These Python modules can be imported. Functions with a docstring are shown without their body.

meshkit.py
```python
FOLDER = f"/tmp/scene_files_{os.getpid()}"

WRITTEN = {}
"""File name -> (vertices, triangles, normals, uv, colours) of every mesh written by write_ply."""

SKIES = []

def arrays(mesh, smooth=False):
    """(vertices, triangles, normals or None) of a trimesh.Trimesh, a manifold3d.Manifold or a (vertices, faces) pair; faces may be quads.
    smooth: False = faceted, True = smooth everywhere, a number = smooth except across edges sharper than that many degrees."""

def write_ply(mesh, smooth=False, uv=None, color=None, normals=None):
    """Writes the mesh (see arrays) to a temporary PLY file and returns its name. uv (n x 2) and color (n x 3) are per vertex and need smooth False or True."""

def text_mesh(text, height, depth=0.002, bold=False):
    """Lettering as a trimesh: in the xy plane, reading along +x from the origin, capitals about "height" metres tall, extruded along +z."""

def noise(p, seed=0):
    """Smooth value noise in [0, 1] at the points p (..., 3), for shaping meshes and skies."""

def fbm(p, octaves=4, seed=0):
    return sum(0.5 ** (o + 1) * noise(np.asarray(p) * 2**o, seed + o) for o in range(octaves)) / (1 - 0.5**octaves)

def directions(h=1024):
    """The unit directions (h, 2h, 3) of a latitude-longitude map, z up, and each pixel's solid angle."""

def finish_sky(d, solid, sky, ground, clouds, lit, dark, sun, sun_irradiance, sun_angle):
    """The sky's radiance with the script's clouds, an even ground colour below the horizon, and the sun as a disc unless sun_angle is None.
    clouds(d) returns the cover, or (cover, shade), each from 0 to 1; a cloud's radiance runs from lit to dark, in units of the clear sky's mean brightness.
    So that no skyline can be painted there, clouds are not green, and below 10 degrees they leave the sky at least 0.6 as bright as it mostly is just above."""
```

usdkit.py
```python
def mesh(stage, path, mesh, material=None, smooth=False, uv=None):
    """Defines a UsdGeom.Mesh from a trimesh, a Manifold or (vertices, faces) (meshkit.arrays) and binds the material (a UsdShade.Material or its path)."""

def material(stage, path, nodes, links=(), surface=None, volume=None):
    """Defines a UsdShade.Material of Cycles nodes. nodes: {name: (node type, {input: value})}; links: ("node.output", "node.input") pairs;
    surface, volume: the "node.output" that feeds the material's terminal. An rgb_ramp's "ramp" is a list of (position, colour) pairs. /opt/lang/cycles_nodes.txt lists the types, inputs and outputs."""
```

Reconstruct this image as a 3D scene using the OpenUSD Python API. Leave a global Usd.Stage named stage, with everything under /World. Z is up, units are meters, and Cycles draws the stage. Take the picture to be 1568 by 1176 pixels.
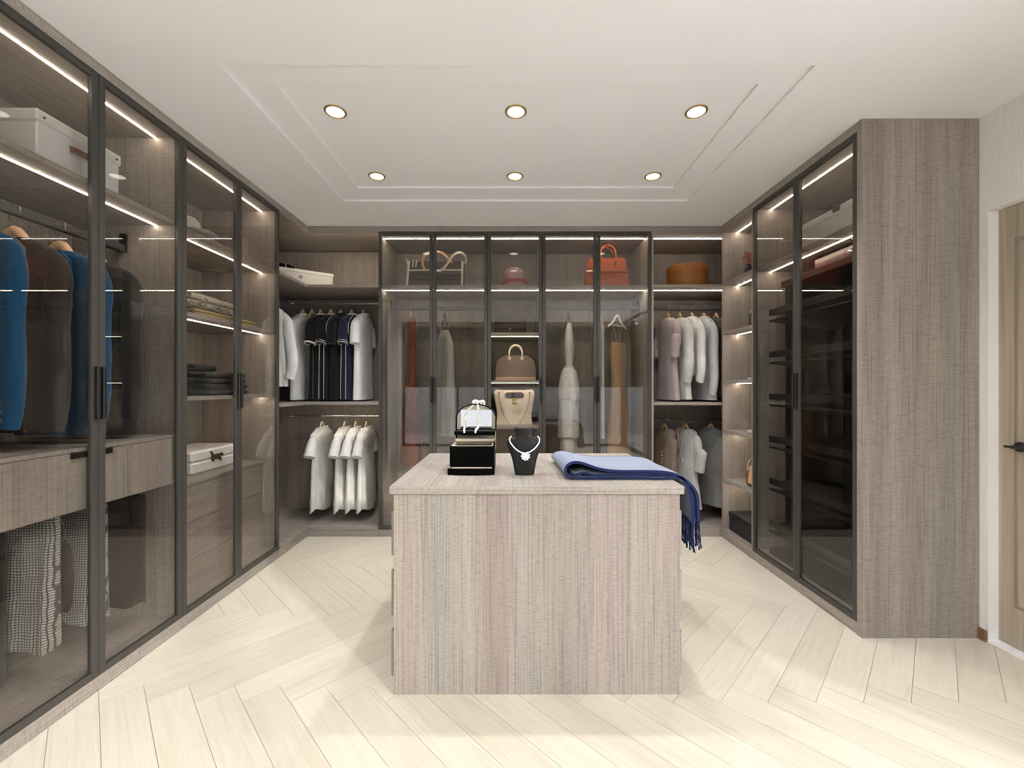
import math, random
import numpy as np, trimesh, usdkit, meshkit
from scipy.interpolate import PchipInterpolator
from shapely.geometry import Polygon, box as sbox
from shapely import affinity
import manifold3d as m3
from pxr import Usd, UsdGeom, UsdLux, UsdShade, Gf, Sdf, Vt

random.seed(7)
rng = np.random.default_rng(7)
stage = Usd.Stage.CreateInMemory()
UsdGeom.SetStageUpAxis(stage, 'Z'); UsdGeom.SetStageMetersPerUnit(stage, 1.0)
UsdGeom.Xform.Define(stage, '/World')

# ------------------------------------------------------------------ camera, sky, sun, exposure
F_PX, CAM_Z, H = 650.0, 1.359, 2.8
cam = UsdGeom.Camera.Define(stage, '/World/camera')
cam.AddTranslateOp().Set(Gf.Vec3d(0, 0, CAM_Z)); cam.AddRotateXOp().Set(90.0)
cam.CreateHorizontalApertureAttr(36.0); cam.CreateVerticalApertureAttr(27.0)
cam.CreateFocalLengthAttr(36.0 * F_PX / 1568)
cam.CreateVerticalApertureOffsetAttr(3 * 36.0 / 1568)
cam.CreateClippingRangeAttr(Gf.Vec2f(0.03, 200)); cam.CreateFStopAttr(0.0)
cam.CreateExposureAttr(0.22)
sky = UsdLux.DomeLight.Define(stage, '/World/sky')
sky.CreateColorAttr(Gf.Vec3f(0.965, 0.955, 1.0)); sky.CreateIntensityAttr(1.85)
sun = UsdLux.DistantLight.Define(stage, '/World/sun')
sun.CreateAngleAttr(2.5); sun.CreateColorAttr(Gf.Vec3f(1.0, 0.94, 0.84)); sun.CreateIntensityAttr(270.0)
sun.AddRotateZOp().Set(45.0); sun.AddRotateXOp().Set(90.0 - 21.0)     # from behind the camera on the right, 21 degrees high

LAMP = 800.0                                        # each ceiling lamp
# ------------------------------------------------------------------ materials
def s(r, g, b):
    f = lambda c: c / 12.92 if c <= 0.04045 else ((c + 0.055) / 1.055) ** 2.4
    return (f(r / 255), f(g / 255), f(b / 255))
M = {}
def mat(name, nodes, links=(), surface='p.BSDF'):
    M[name] = usdkit.material(stage, '/World/Looks/' + name, nodes, links, surface=surface)
    return M[name]
def plain(name, col, rough=0.5, **kw):
    return mat(name, {'p': ('principled_bsdf', {'base_color': col, 'roughness': rough, **kw})})
def glow(name, col, strength):
    return mat(name, {'e': ('emission', {'color': col, 'strength': strength})}, surface='e.emission')
def mul(c, k): return tuple(x * k for x in c)

def wood(name, axis, tone=1.0, fib=1.0):
    """Linen-embossed grey-brown veneer; the grain runs along the axis."""
    i = 'xyz'.index(axis)
    def sc(a, b):
        v = [a] * 3; v[i] = b; return tuple(v)
    t = lambda c: tuple(max(.02, .372 * q + 0.95 * (x - .372 * q)) * tone for x, q in zip(c, (.955, .840, .775)))
    mat(name, {
        'g': ('geometry', {}),
        'm1': ('mapping', {'scale': sc(4.6, .09)}), 'n1': ('noise_texture', {'scale': 1.0, 'detail': 1.0, 'roughness': .45}),
        'r1': ('rgb_ramp', {'ramp': [(.28, t((.315, .262, .238))), (.38, t((.375, .320, .282))), (.45, t((.340, .318, .288))), (.52, t((.405, .352, .300))), (.60, t((.352, .296, .274))), (.72, t((.425, .370, .322)))]}),
        'm2': ('mapping', {'scale': sc(210, 2.2)}), 'n2': ('noise_texture', {'scale': 1.0, 'detail': 2.0}),
        'm3': ('mapping', {'scale': sc(30, 380)}), 'n3': ('noise_texture', {'scale': 1.0, 'detail': 3.0, 'roughness': .7}),
        'r2': ('rgb_ramp', {'ramp': [(.30, (1 - .30 * fib,) * 3), (.50, (1.0,) * 3), (.75, (1 + .08 * fib,) * 3)]}),
        'r3': ('rgb_ramp', {'ramp': [(.32, (1 - .36 * fib,) * 3), (.50, (1.0,) * 3), (.72, (1.08,) * 3)]}),
        'x1': ('mix_color', {'blend_type': 'multiply', 'fac': 1.0, 'use_clamp': False}), 'x2': ('mix_color', {'blend_type': 'multiply', 'fac': 1.0, 'use_clamp': False}),
        'ad': ('math', {'math_type': 'add'}), 'b': ('bump', {'strength': .25, 'distance': .002}),
        'p': ('principled_bsdf', {'roughness': .55, 'specular_ior_level': .3})},
        [('g.position', 'm1.vector'), ('m1.vector', 'n1.vector'), ('n1.fac', 'r1.fac'), ('g.position', 'm2.vector'), ('m2.vector', 'n2.vector'), ('n2.fac', 'r2.fac'),
         ('g.position', 'm3.vector'), ('m3.vector', 'n3.vector'), ('n3.fac', 'r3.fac'), ('r1.color', 'x1.a'), ('r2.color', 'x1.b'), ('x1.result', 'x2.a'), ('r3.color', 'x2.b'),
         ('x2.result', 'p.base_color'), ('n2.fac', 'ad.value1'), ('n3.fac', 'ad.value2'), ('ad.value', 'b.height'), ('b.normal', 'p.normal')])
WT = 0.93
for a in 'xyz':
    wood('veneer_' + a, a, WT)

def cloth(name, col, bump=.25, scale=900, rough=.9, var=.12, sheen=.15):
    mat(name, {'g': ('geometry', {}), 'n': ('noise_texture', {'scale': scale, 'detail': 1.0}), 'n2': ('noise_texture', {'scale': 9.0, 'detail': 3.0}),
               'r': ('rgb_ramp', {'ramp': [(.3, mul(col, 1 - var)), (.7, mul(col, 1 + var * .4))]}), 'b': ('bump', {'strength': bump, 'distance': .001}),
               'p': ('principled_bsdf', {'roughness': rough, 'specular_ior_level': .15, 'sheen_weight': sheen, 'sheen_roughness': .5})},
        [('g.position', 'n.vector'), ('g.position', 'n2.vector'), ('n2.fac', 'r.fac'), ('r.color', 'p.base_color'), ('n.fac', 'b.height'), ('b.normal', 'p.normal')])
def knit(name, c1, c2, sc, thr=.5):
    mat(name, {'g': ('geometry', {}), 'm': ('mapping', {'scale': sc}), 'v': ('voronoi_texture', {'scale': 1.0, 'randomness': .35}),
               'r': ('rgb_ramp', {'ramp': [(thr - .15, c1), (thr + .12, c2)]}), 'b': ('bump', {'strength': .6, 'distance': .004, 'invert': True}),
               'p': ('principled_bsdf', {'roughness': .95, 'specular_ior_level': .1, 'sheen_weight': .2})},
        [('g.position', 'm.vector'), ('m.vector', 'v.vector'), ('v.distance', 'r.fac'), ('r.color', 'p.base_color'), ('v.distance', 'b.height'), ('b.normal', 'p.normal')])

def glass(name, tint, f0, k):
    mat(name, {'lw': ('layer_weight', {'blend': .5}), 'pw': ('math', {'math_type': 'power', 'value2': 5.0}), 'ma': ('math', {'math_type': 'multiply_add', 'value2': k, 'value3': f0, 'use_clamp': True}),
               't': ('transparent_bsdf', {'color': tint}), 'gl': ('glossy_bsdf', {'color': (1, 1, 1), 'roughness': 0.0}), 'x': ('mix_closure', {})},
        [('lw.facing', 'pw.value1'), ('pw.value', 'ma.value1'), ('ma.value', 'x.fac'), ('t.BSDF', 'x.closure1'), ('gl.BSDF', 'x.closure2')], surface='x.closure')
glass('tinted_glass', (.89, .88, .865), .042, .75)
glass('window_glass', (.97, .98, .975), .03, .8)
plain('black_metal', (.030, .028, .026), .38, metallic=.3)
plain('frame_metal', (.050, .046, .040), .5)
plain('black_plastic', (.012, .012, .012), .35)
plain('black_lacquer', (.0015, .0015, .0015), .45, specular_ior_level=.05)
plain('steel', (.62, .60, .57), .25, metallic=1.0)
plain('silver', (.9, .9, .9), .12, metallic=1.0)
plain('gold', (.80, .56, .25), .25, metallic=1.0); plain('bronze_gold', (.50, .34, .14), .42, metallic=.8)
plain('mirror', (.93, .93, .93), .02, metallic=1.0)
glow('led', (1.0, .87, .70), 40.0)
glow('lamp', (1.0, .97, .92), 5.0)
mat('felt', {'g': ('geometry', {}), 'n': ('noise_texture', {'scale': 420, 'detail': 2.0}), 'r': ('rgb_ramp', {'ramp': [(.38, (.012, .012, .014)), (.62, (.11, .105, .11))]}), 'p': ('principled_bsdf', {'roughness': .9})},
    [('g.position', 'n.vector'), ('n.fac', 'r.fac'), ('r.color', 'p.base_color')])
plain('ceiling_paint', (.83, .825, .82), .85, specular_ior_level=.2)
mat('wallpaper', {'g': ('geometry', {}), 'm': ('mapping', {'scale': (160, 160, 6)}), 'n': ('noise_texture', {'scale': 1.0, 'detail': 2.0}), 'r': ('rgb_ramp', {'ramp': [(.3, (.76, .725, .68)), (.7, (.84, .81, .77))]}),
                  'p': ('principled_bsdf', {'roughness': .8})}, [('g.position', 'm.vector'), ('m.vector', 'n.vector'), ('n.fac', 'r.fac'), ('r.color', 'p.base_color')])
plain('white_paint', (.90, .90, .89), .4)
plain('grey_render', (.30, .31, .32), .9)
plain('grout', (.36, .32, .26), .9)
plain('paving', (.33, .32, .30), .9)
def plank(name, ang):
    mat(name, {'g': ('geometry', {}), 'o': ('object_info', {}), 'rot': ('mapping', {'rotation': (0, 0, ang)}), 'off': ('combine_xyz', {}), 'k': ('math', {'math_type': 'multiply', 'value2': 37.0}), 'ad': ('vector_math', {'math_type': 'add'}),
               'm': ('mapping', {'scale': (2.2, 34, 1)}), 'n': ('noise_texture', {'scale': 1.0, 'detail': 4.0, 'distortion': 1.2}),
               'm2': ('mapping', {'scale': (5, 190, 1)}), 'n2': ('noise_texture', {'scale': 1.0, 'detail': 2.0}),
               'r': ('rgb_ramp', {'ramp': [(.25, (.645, .585, .485)), (.45, (.70, .645, .545)), (.7, (.735, .685, .585))]}),
               'r2': ('rgb_ramp', {'ramp': [(.3, (.95,) * 3), (.6, (1.0,) * 3)]}), 'x': ('mix_color', {'blend_type': 'multiply', 'fac': 1.0}),
               'rr': ('rgb_ramp', {'ramp': [(0, (.93, .92, .90)), (.5, (.97, .96, .94)), (.8, (1.0, 1.0, .99)), (1, (.965, .975, .97))]}), 'x2': ('mix_color', {'blend_type': 'multiply', 'fac': 1.0, 'use_clamp': False}),
               'p': ('principled_bsdf', {'roughness': .38, 'specular_ior_level': .35})},
        [('g.position', 'rot.vector'), ('o.random', 'k.value1'), ('k.value', 'off.x'), ('k.value', 'off.y'), ('rot.vector', 'ad.vector1'), ('off.vector', 'ad.vector2'), ('ad.vector', 'm.vector'), ('m.vector', 'n.vector'), ('ad.vector', 'm2.vector'), ('m2.vector', 'n2.vector'),
         ('n.fac', 'r.fac'), ('n2.fac', 'r2.fac'), ('r.color', 'x.a'), ('r2.color', 'x.b'), ('x.result', 'x2.a'), ('o.random', 'rr.fac'), ('rr.color', 'x2.b'), ('x2.result', 'p.base_color')])
plank('oak_plank_a', -math.pi / 4); plank('oak_plank_b', math.pi / 4)
mat('door_oak', {'g': ('geometry', {}), 'm': ('mapping', {'scale': (30, 30, .8)}), 'n': ('noise_texture', {'scale': 1.0, 'detail': 4.0}), 'r': ('rgb_ramp', {'ramp': [(.3, (.30, .25, .19)), (.5, (.40, .335, .26)), (.7, (.47, .40, .315))]}),
                 'p': ('principled_bsdf', {'roughness': .5})}, [('g.position', 'm.vector'), ('m.vector', 'n.vector'), ('n.fac', 'r.fac'), ('r.color', 'p.base_color')])
mat('brown_oak', {'g': ('geometry', {}), 'm': ('mapping', {'scale': (3, 3, 160)}), 'n': ('noise_texture', {'scale': 1.0, 'detail': 4.0}), 'r': ('rgb_ramp', {'ramp': [(.3, (.10, .05, .022)), (.6, (.28, .16, .08))]}),
                  'p': ('principled_bsdf', {'roughness': .45})}, [('g.position', 'm.vector'), ('m.vector', 'n.vector'), ('n.fac', 'r.fac'), ('r.color', 'p.base_color')])
plain('beech', (.74, .50, .24), .42); plain('pale_beech', (.78, .64, .43), .45); plain('peach_wood', (.80, .53, .35), .45)
cloth('white_cotton', (.80, .80, .79)); cloth('offwhite_cotton', (.74, .73, .70)); cloth('black_cotton', (.010, .009, .010)); cloth('navy_cotton', (.016, .016, .050))
cloth('blue_wool', (.010, .080, .185), scale=1400); cloth('brown_wool', (.050, .043, .038), scale=1400); cloth('dark_wool', (.030, .030, .028), scale=1400); cloth('grey_lapel', (.15, .145, .135))
cloth('mauve_cotton', (.44, .37, .365)); cloth('ivory_cotton', (.66, .65, .61)); cloth('palegrey_cotton', (.58, .59, .60)); cloth('charcoal_cotton', (.10, .10, .105)); cloth('grey_cotton', (.22, .22, .22)); cloth('linen_cotton', (.50, .49, .465))
cloth('brown_lace', (.25, .19, .15)); cloth('cream_silk', (.68, .645, .56), rough=.5); cloth('rust_silk', (.17, .042, .018), rough=.45, var=.35); cloth('greige_silk', (.36, .355, .32), rough=.6); cloth('tan_silk', (.42, .265, .13), rough=.45)
cloth('darkbrown_wool', (.036, .026, .021)); cloth('darkgreen_wool', (.018, .021, .017)); cloth('mustard_wool', (.42, .32, .14)); cloth('darkgrey_knit', (.045, .050, .047), bump=.9, scale=260, var=.5); cloth('hat_wool', (.62, .60, .57)); cloth('black_felt', (.016, .014, .013))
cloth('pink_felt', (.50, .30, .32)); cloth('red_ribbon', (.45, .025, .035), rough=.5); cloth('scarf_blue', (.215, .255, .345), scale=1500); cloth('scarf_lining', (.075, .077, .085)); cloth('scarf_navy', (.014, .024, .085))
mat('bw_knit', {'g': ('geometry', {}), 'n': ('noise_texture', {'scale': 14.0, 'detail': 1.0}), 'w': ('mix_vector', {'fac': (.016)}), 'm': ('mapping', {'rotation': (math.pi / 2, 0, 0), 'scale': (1, 1, 1)}),
    'br': ('brick_texture', {'offset': 0.0, 'scale': 1.0, 'brick_width': .0125, 'row_height': .0115, 'mortar_size': .0026, 'mortar_smooth': .6, 'color1': (.50, .49, .465), 'color2': (.42, .41, .39), 'mortar': (.075, .073, .07)}),
    'b': ('bump', {'strength': .5, 'distance': .003, 'invert': True}), 'p': ('principled_bsdf', {'roughness': .95, 'specular_ior_level': .1, 'sheen_weight': .2})},
    [('g.position', 'n.vector'), ('g.position', 'w.a'), ('n.color', 'w.b'), ('w.result', 'm.vector'), ('m.vector', 'br.vector'), ('br.color', 'p.base_color'), ('br.fac', 'b.height'), ('b.normal', 'p.normal')])
knit('cream_knit', (.72, .66, .55), (.11, .09, .07), (85, 85, 130), .5)
plain('white_card', (.80, .80, .79), .45); plain('offwhite_leather', (.70, .665, .60), .4); plain('cream_leather', (.74, .67, .53), .4); plain('tan_leather', (.62, .40, .24), .45); plain('brown_leather', (.22, .085, .04), .45)
plain('darkbrown_leather', (.050, .026, .018), .35); plain('taupe_leather', (.25, .185, .15), .45); plain('orange_leather', (.56, .115, .032), .42); plain('hatbox_leather', (.33, .125, .025), .5); plain('black_card', (.014, .014, .016), .55)
plain('bust_leather', (.012, .012, .0125), .45, specular_ior_level=.25); plain('beige_velvet', (.62, .56, .47), .8); plain('grey_disc', (.30, .29, .27), .5); plain('dark_pewter', (.16, .13, .09), .35, metallic=.8)
plain('pearl', (.88, .86, .83), .2); plain('diamond', (.95, .95, .97), .08, specular_ior_level=1.0); plain('shoe_rack_black', (.010, .0095, .009), .3); plain('rack_brown', (.075, .022, .012), .3)
plain('dried_flower', (.40, .17, .11), .8); plain('dark_ceramic', (.035, .032, .03), .3); plain('brown_button', (.16, .12, .09), .4)
plain('hedge_core', (.09, .075, .02), .95)
mat('hedge_leaf', {'o': ('geometry', {}), 'r': ('rgb_ramp', {'ramp': [(0, (.04, .045, .01)), (.35, (.14, .13, .02)), (.6, (.55, .42, .05)), (1, (.85, .62, .14))]}), 'd': ('diffuse_bsdf', {}), 't': ('translucent_bsdf', {}), 'x': ('mix_closure', {'fac': .35})},
    [('o.random_per_island', 'r.fac'), ('r.color', 'd.color'), ('r.color', 't.color'), ('d.BSDF', 'x.closure1'), ('t.BSDF', 'x.closure2')], surface='x.closure')

# ------------------------------------------------------------------ mesh helpers
cat = lambda ms: trimesh.util.concatenate(list(ms))
def box(x0, x1, y0, y1, z0, z1, bev=0):
    x0, x1 = sorted((x0, x1)); y0, y1 = sorted((y0, y1)); z0, z1 = sorted((z0, z1))
    if not bev:
        b = trimesh.creation.box((x1 - x0, y1 - y0, z1 - z0)); b.apply_translation(((x0 + x1) / 2, (y0 + y1) / 2, (z0 + z1) / 2)); return b
    bev = min(bev, .45 * min(x1 - x0, y1 - y0, z1 - z0)); pts = []
    for sx in (0, 1):
        for sy in (0, 1):
            for sz in (0, 1):
                c = np.array([(x0, x1)[sx], (y0, y1)[sy], (z0, z1)[sz]]); d = np.array([1 - 2 * sx, 1 - 2 * sy, 1 - 2 * sz]) * bev
                for k in range(3):
                    q = c + d; q[k] = c[k]; pts.append(q)
    return trimesh.convex.convex_hull(np.array(pts))
def grid_faces(m, n, wrap=True):
    j = np.arange(n if wrap else n - 1); i = np.arange(m - 1)[:, None]; a = i * n + j; b = i * n + (j + 1) % n
    q = np.stack([a, b, b + n, a + n], -1).reshape(-1, 4); return np.vstack([q[:, [0, 1, 2]], q[:, [0, 2, 3]]])
def loft(rings, cap=True, open_top=False):
    r = np.asarray(rings, float); m, n = r.shape[:2]; v = r.reshape(-1, 3); f = [grid_faces(m, n)]
    if cap:
        v = np.vstack([v, r[0].mean(0), r[-1].mean(0)]); k = np.arange(n); c0, c1 = m * n, m * n + 1
        f += [] if open_top else [np.stack([np.full(n, c0), (k + 1) % n, k], 1)]
        f += [np.stack([np.full(n, c1), (m - 1) * n + k, (m - 1) * n + (k + 1) % n], 1)]
    t = trimesh.Trimesh(v, np.vstack(f), process=False)
    if cap and t.volume < 0: t.invert()
    return t
def lathe(prof, n=32):
    a = np.arange(n) * 2 * np.pi / n
    return loft([np.stack([r * np.cos(a), r * np.sin(a), np.full(n, z)], 1) for r, z in prof])
def smooth_path(pts, n):
    p = np.asarray(pts, float); d = np.r_[0, np.cumsum(np.linalg.norm(np.diff(p, axis=0), axis=1))]
    t = np.linspace(0, d[-1], n)
    from scipy.interpolate import CubicSpline
    if len(p) < 3: return np.stack([np.interp(t, d, p[:, k]) for k in range(p.shape[1])], 1)
    return CubicSpline(d, p)(t)
def sweep(pts, sec, scale=None, up=None):
    p = np.asarray(pts, float); sec = np.asarray(sec, float); t = np.gradient(p, axis=0); t /= np.linalg.norm(t, axis=1, keepdims=True) + 1e-12
    sc = np.ones((len(p), 2)) if scale is None else np.broadcast_to(np.asarray(scale, float).reshape(len(p), -1), (len(p), 2)); rings = []
    u = np.array(up if up is not None else ([0, 0, 1] if abs(t[0][2]) < .9 else [1, 0, 0]), float)
    for i in range(len(p)):
        b = u - t[i] * (u @ t[i]); b /= np.linalg.norm(b) + 1e-12; a = np.cross(t[i], b)
        if up is None: u = b
        rings.append(p[i] + sec[:, :1] * sc[i, 0] * a + sec[:, 1:] * sc[i, 1] * b)
    return loft(rings)
def circ(r, n=8, ry=None):
    a = np.arange(n) * 2 * np.pi / n; return np.stack([r * np.cos(a), (ry or r) * np.sin(a)], 1)
def rect(w, h): return np.array([[-w / 2, -h / 2], [w / 2, -h / 2], [w / 2, h / 2], [-w / 2, h / 2]])
def tube(pts, r, n=8, k=None):
    p = np.asarray(pts, float) if k is None else smooth_path(pts, k); return sweep(p, circ(1.0, n), scale=np.broadcast_to(r, (len(p),)) if np.ndim(r) < 2 else r)
def prism(poly, a, b, plane='xy'):
    """Extrudes a shapely polygon from a to b along the axis that is not in the plane."""
    if not isinstance(poly, Polygon): poly = Polygon(poly)
    t = trimesh.creation.extrude_polygon(poly, abs(b - a), engine='earcut'); v = np.array(t.vertices); v[:, 2] += min(a, b)
    if plane == 'xz': v = v[:, [0, 2, 1]]
    elif plane == 'yz': v = v[:, [2, 0, 1]]
    t = trimesh.Trimesh(v, t.faces, process=False)
    if t.volume < 0: t.invert()
    return t
def softbox(sx, sy, sz, r, amp=0.0, freq=10, seed=0, sub=4):
    b = trimesh.creation.box((1, 1, 1))
    for _ in range(sub): b = b.subdivide()
    h = np.array([sx, sy, sz]) / 2; p = np.array(b.vertices) * 2 * h; r = min(r, h.min() * .98)
    inner = np.clip(p, -(h - r), h - r); d = p - inner; d /= np.linalg.norm(d, axis=1, keepdims=True) + 1e-12
    p = inner + d * r
    if amp: p += d * ((meshkit.fbm(p * freq + 31.7 * seed, 3, seed) - .5) * 2 * amp)[:, None]
    p[:, 2] += sz / 2
    return trimesh.Trimesh(p, b.faces, process=False)
def ball(c, r, sub=2):
    b = trimesh.creation.icosphere(sub, r); b.apply_translation(c); return b
def move(m, t=(0, 0, 0), rz=0, ry=0, rx=0):
    m = m.copy(); R = trimesh.transformations.euler_matrix(rx, ry, rz); m.apply_transform(R); m.apply_translation(t); return m
def boolean(a, b, op):
    f = lambda t: m3.Manifold(m3.Mesh(np.asarray(t.vertices, np.float32), np.asarray(t.faces, np.uint32)))
    x = f(a) - f(b) if op == '-' else f(a) + f(b); q = x.to_mesh(); return trimesh.Trimesh(q.vert_properties[:, :3], q.tri_verts, process=False)

# ------------------------------------------------------------------ scene helpers
def free(path):
    if not stage.GetPrimAtPath(path): return path
    k = 1
    while stage.GetPrimAtPath(f'{path}_{k:03d}'): k += 1
    return f'{path}_{k:03d}'
def data(p, label=None, category=None, group=None, kind=None):
    for k, v in dict(label=label, category=category, group=group, kind=kind).items():
        if v: p.SetCustomDataByKey(k, v)
class Thing:
    """A top-level object: an Xform at the thing's base; add() gives it parts, in its own coordinates or (world=True) in the world's."""
    def __init__(self, name, label=None, category=None, loc=(0, 0, 0), rz=0, group=None, kind=None):
        self.path = free('/World/' + name); self.loc, self.rz = np.array(loc, float), rz
        x = UsdGeom.Xform.Define(stage, self.path); x.AddTranslateOp().Set(Gf.Vec3d(*map(float, loc))); x.AddRotateZOp().Set(math.degrees(rz))
        self.prim = x.GetPrim(); data(self.prim, label, category, group, kind)
    def add(self, name, mesh, material, smooth=False, parent=None, world=False, label=None, kind=None):
        if world: mesh = move(move(mesh, -self.loc), rz=-self.rz)
        path = free((parent or self.path) + '/' + name)
        pr = usdkit.mesh(stage, path, mesh, M[material], smooth=smooth).GetPrim(); data(pr, label=label, kind=kind)
        return path
def dup(src, loc, rz=None, label=None, group=None):
    was = src.prim.GetCustomData()
    import re
    t = Thing(re.sub(r'_\d{3}$', '', src.path.split('/')[-1]), label or was.get('label'), was.get('category'), loc, src.rz if rz is None else rz, group or was.get('group'))
    t.prim.GetReferences().AddInternalReference(src.path); t.prim.SetInstanceable(True)
    return t
def struct(name, mesh, material, smooth=False, label=None):
    t = usdkit.mesh(stage, free('/World/' + name), mesh, M[material], smooth=smooth).GetPrim(); data(t, label=label, kind='structure'); return str(t.GetPath())

# ------------------------------------------------------------------ the room shell
XL, XR, YB, YR = -2.475, 2.519, 4.452, -1.90
XLF, XRF, YBF = -1.84, 1.886, 3.824            # front planes of the three cabinet runs
fl = Thing('floor', 'pale cream oak herringbone parquet floor', kind='structure')
fl.add('subfloor', box(XL - .1, XR + .15, YR - .1, YB + .1, -.10, -.0125), 'grout')
L_, W_ = .975, .145
def herringbone():
    """Planks at 45 degrees: even rows lie along (1,1), odd rows along (1,-1)."""
    room = sbox(XL, YR, XR + .05, YB); hidden = [sbox(XL - 1, 1.40, XLF - .03, YB + 1), sbox(XL, YBF + .03, XR + 1, YB + 1), sbox(XRF + .03, 2.31, XR + 1, YB + 1)]
    out = []; g = .0007
    u = np.array([1, 1]) / math.sqrt(2); v = np.array([-1, 1]) / math.sqrt(2)
    # lattice vectors of the herringbone: a = W(u - v) moves along the row, b = L(u + v) moves to the next like row
    a = W_ * (u - v); b = L_ * (u + v)
    o = np.array([1.508, 1.822])              # a corner seen in the photograph
    for i in range(-45, 46):
        for j in range(-6, 6):
            c = o + i * a + j * b
            for q, kind in (((c, c + L_ * u, c + L_ * u + W_ * v, c + W_ * v), 'a'), ((c, c + W_ * u, c + W_ * u - L_ * v, c - L_ * v), 'b')):
                p = Polygon([tuple(x) for x in q]).buffer(-g, join_style=2).intersection(room)
                if p.is_empty or p.area < 2e-4 or p.geom_type != 'Polygon': continue
                rest = p
                for h in hidden: rest = rest.difference(h)
                if rest.area < 1e-4: continue
                out.append((p, kind))
    return out
for p, k in herringbone():
    fl.add('plank', prism(p, -.012, 0.0), 'oak_plank_' + k)

rec = boolean(boolean(box(XL - .1, XR + .15, YR - .1, YB + .1, H, H + .12), box(-1.312, 1.365, 1.908, 3.315, H - .1, H + .014), '-'), box(-1.136, 1.190, 2.05, 3.125, H - .1, H + .028), '-')
struct('ceiling', rec, 'ceiling_paint', label='warm white ceiling with two stepped recessed rectangles')
struct('wall_left', box(XL - .1, XL, YR, YB + .1, -.012, H), 'wallpaper')
struct('wall_back', box(XL, XR + .15, YB, YB + .1, -.012, H), 'wallpaper')
WEND = .95
wr = box(XR, XR + .15, WEND, YB, -.012, H)
dy0, dy1, dz1 = 1.34, 2.246, 2.288
wr = boolean(wr, box(XR - .1, XR + .3, dy0, dy1, -.2, dz1), '-')
struct('wall_right', wr, 'wallpaper', label='pale beige textured wallpaper wall around the door')
# recessed door in the right wall
d = Thing('door_1', 'grey-oak door with a panel moulding set deep in the right wall', loc=(XR + .055, dy0, 0), kind='structure')
xd = XR + .052
stile = .055
lo, hi, zb, zt = dy0 + .004, dy1 - .004, .022, dz1 - .004
d.add('leaf', boolean(box(xd, xd + .045, lo, hi, zb, zt), box(xd - .01, xd + .012, lo + .068, hi - .068, zb + .2, zt - .17), '-'), 'door_oak', world=True)
d.add('panel', box(xd + .003, xd + .0119, lo + .080, hi - .080, zb + .212, zt - .182, .004), 'door_oak', world=True)
d.add('threshold', box(XR + .0, xd + .045, dy0 + .001, dy1 - .001, .0005, .020, .002), 'white_paint', world=True, label='white threshold strip')
jm = cat([box(XR - .002, xd + .045, dy1 - .0035, dy1 - .0005, .0, dz1 - .004), box(XR - .002, xd + .045, dy0 + .0005, dy0 + .0035, .0, dz1 - .004)])
d.add('jamb', jm, 'white_paint', world=True, label='white painted reveal')
hy, hz = 2.145, 1.050
h = d.add('door_handle', cat([move(lathe([(0, 0), (.0255, 0), (.026, .006), (.0235, .010), (0, .010)], 28), (xd, hy, hz), ry=-math.pi / 2), move(lathe([(0, 0), (.010, 0), (.010, .045), (0, .045)], 16), (xd, hy, hz), ry=-math.pi / 2)]), 'black_metal', smooth=35, world=True, label='black lever handle on a round rose')
d.add('lever', box(xd - .052, xd - .040, hy - .10, hy + .034, hz - .006, hz + .006, .003), 'black_metal', parent=h, world=True)
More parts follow.
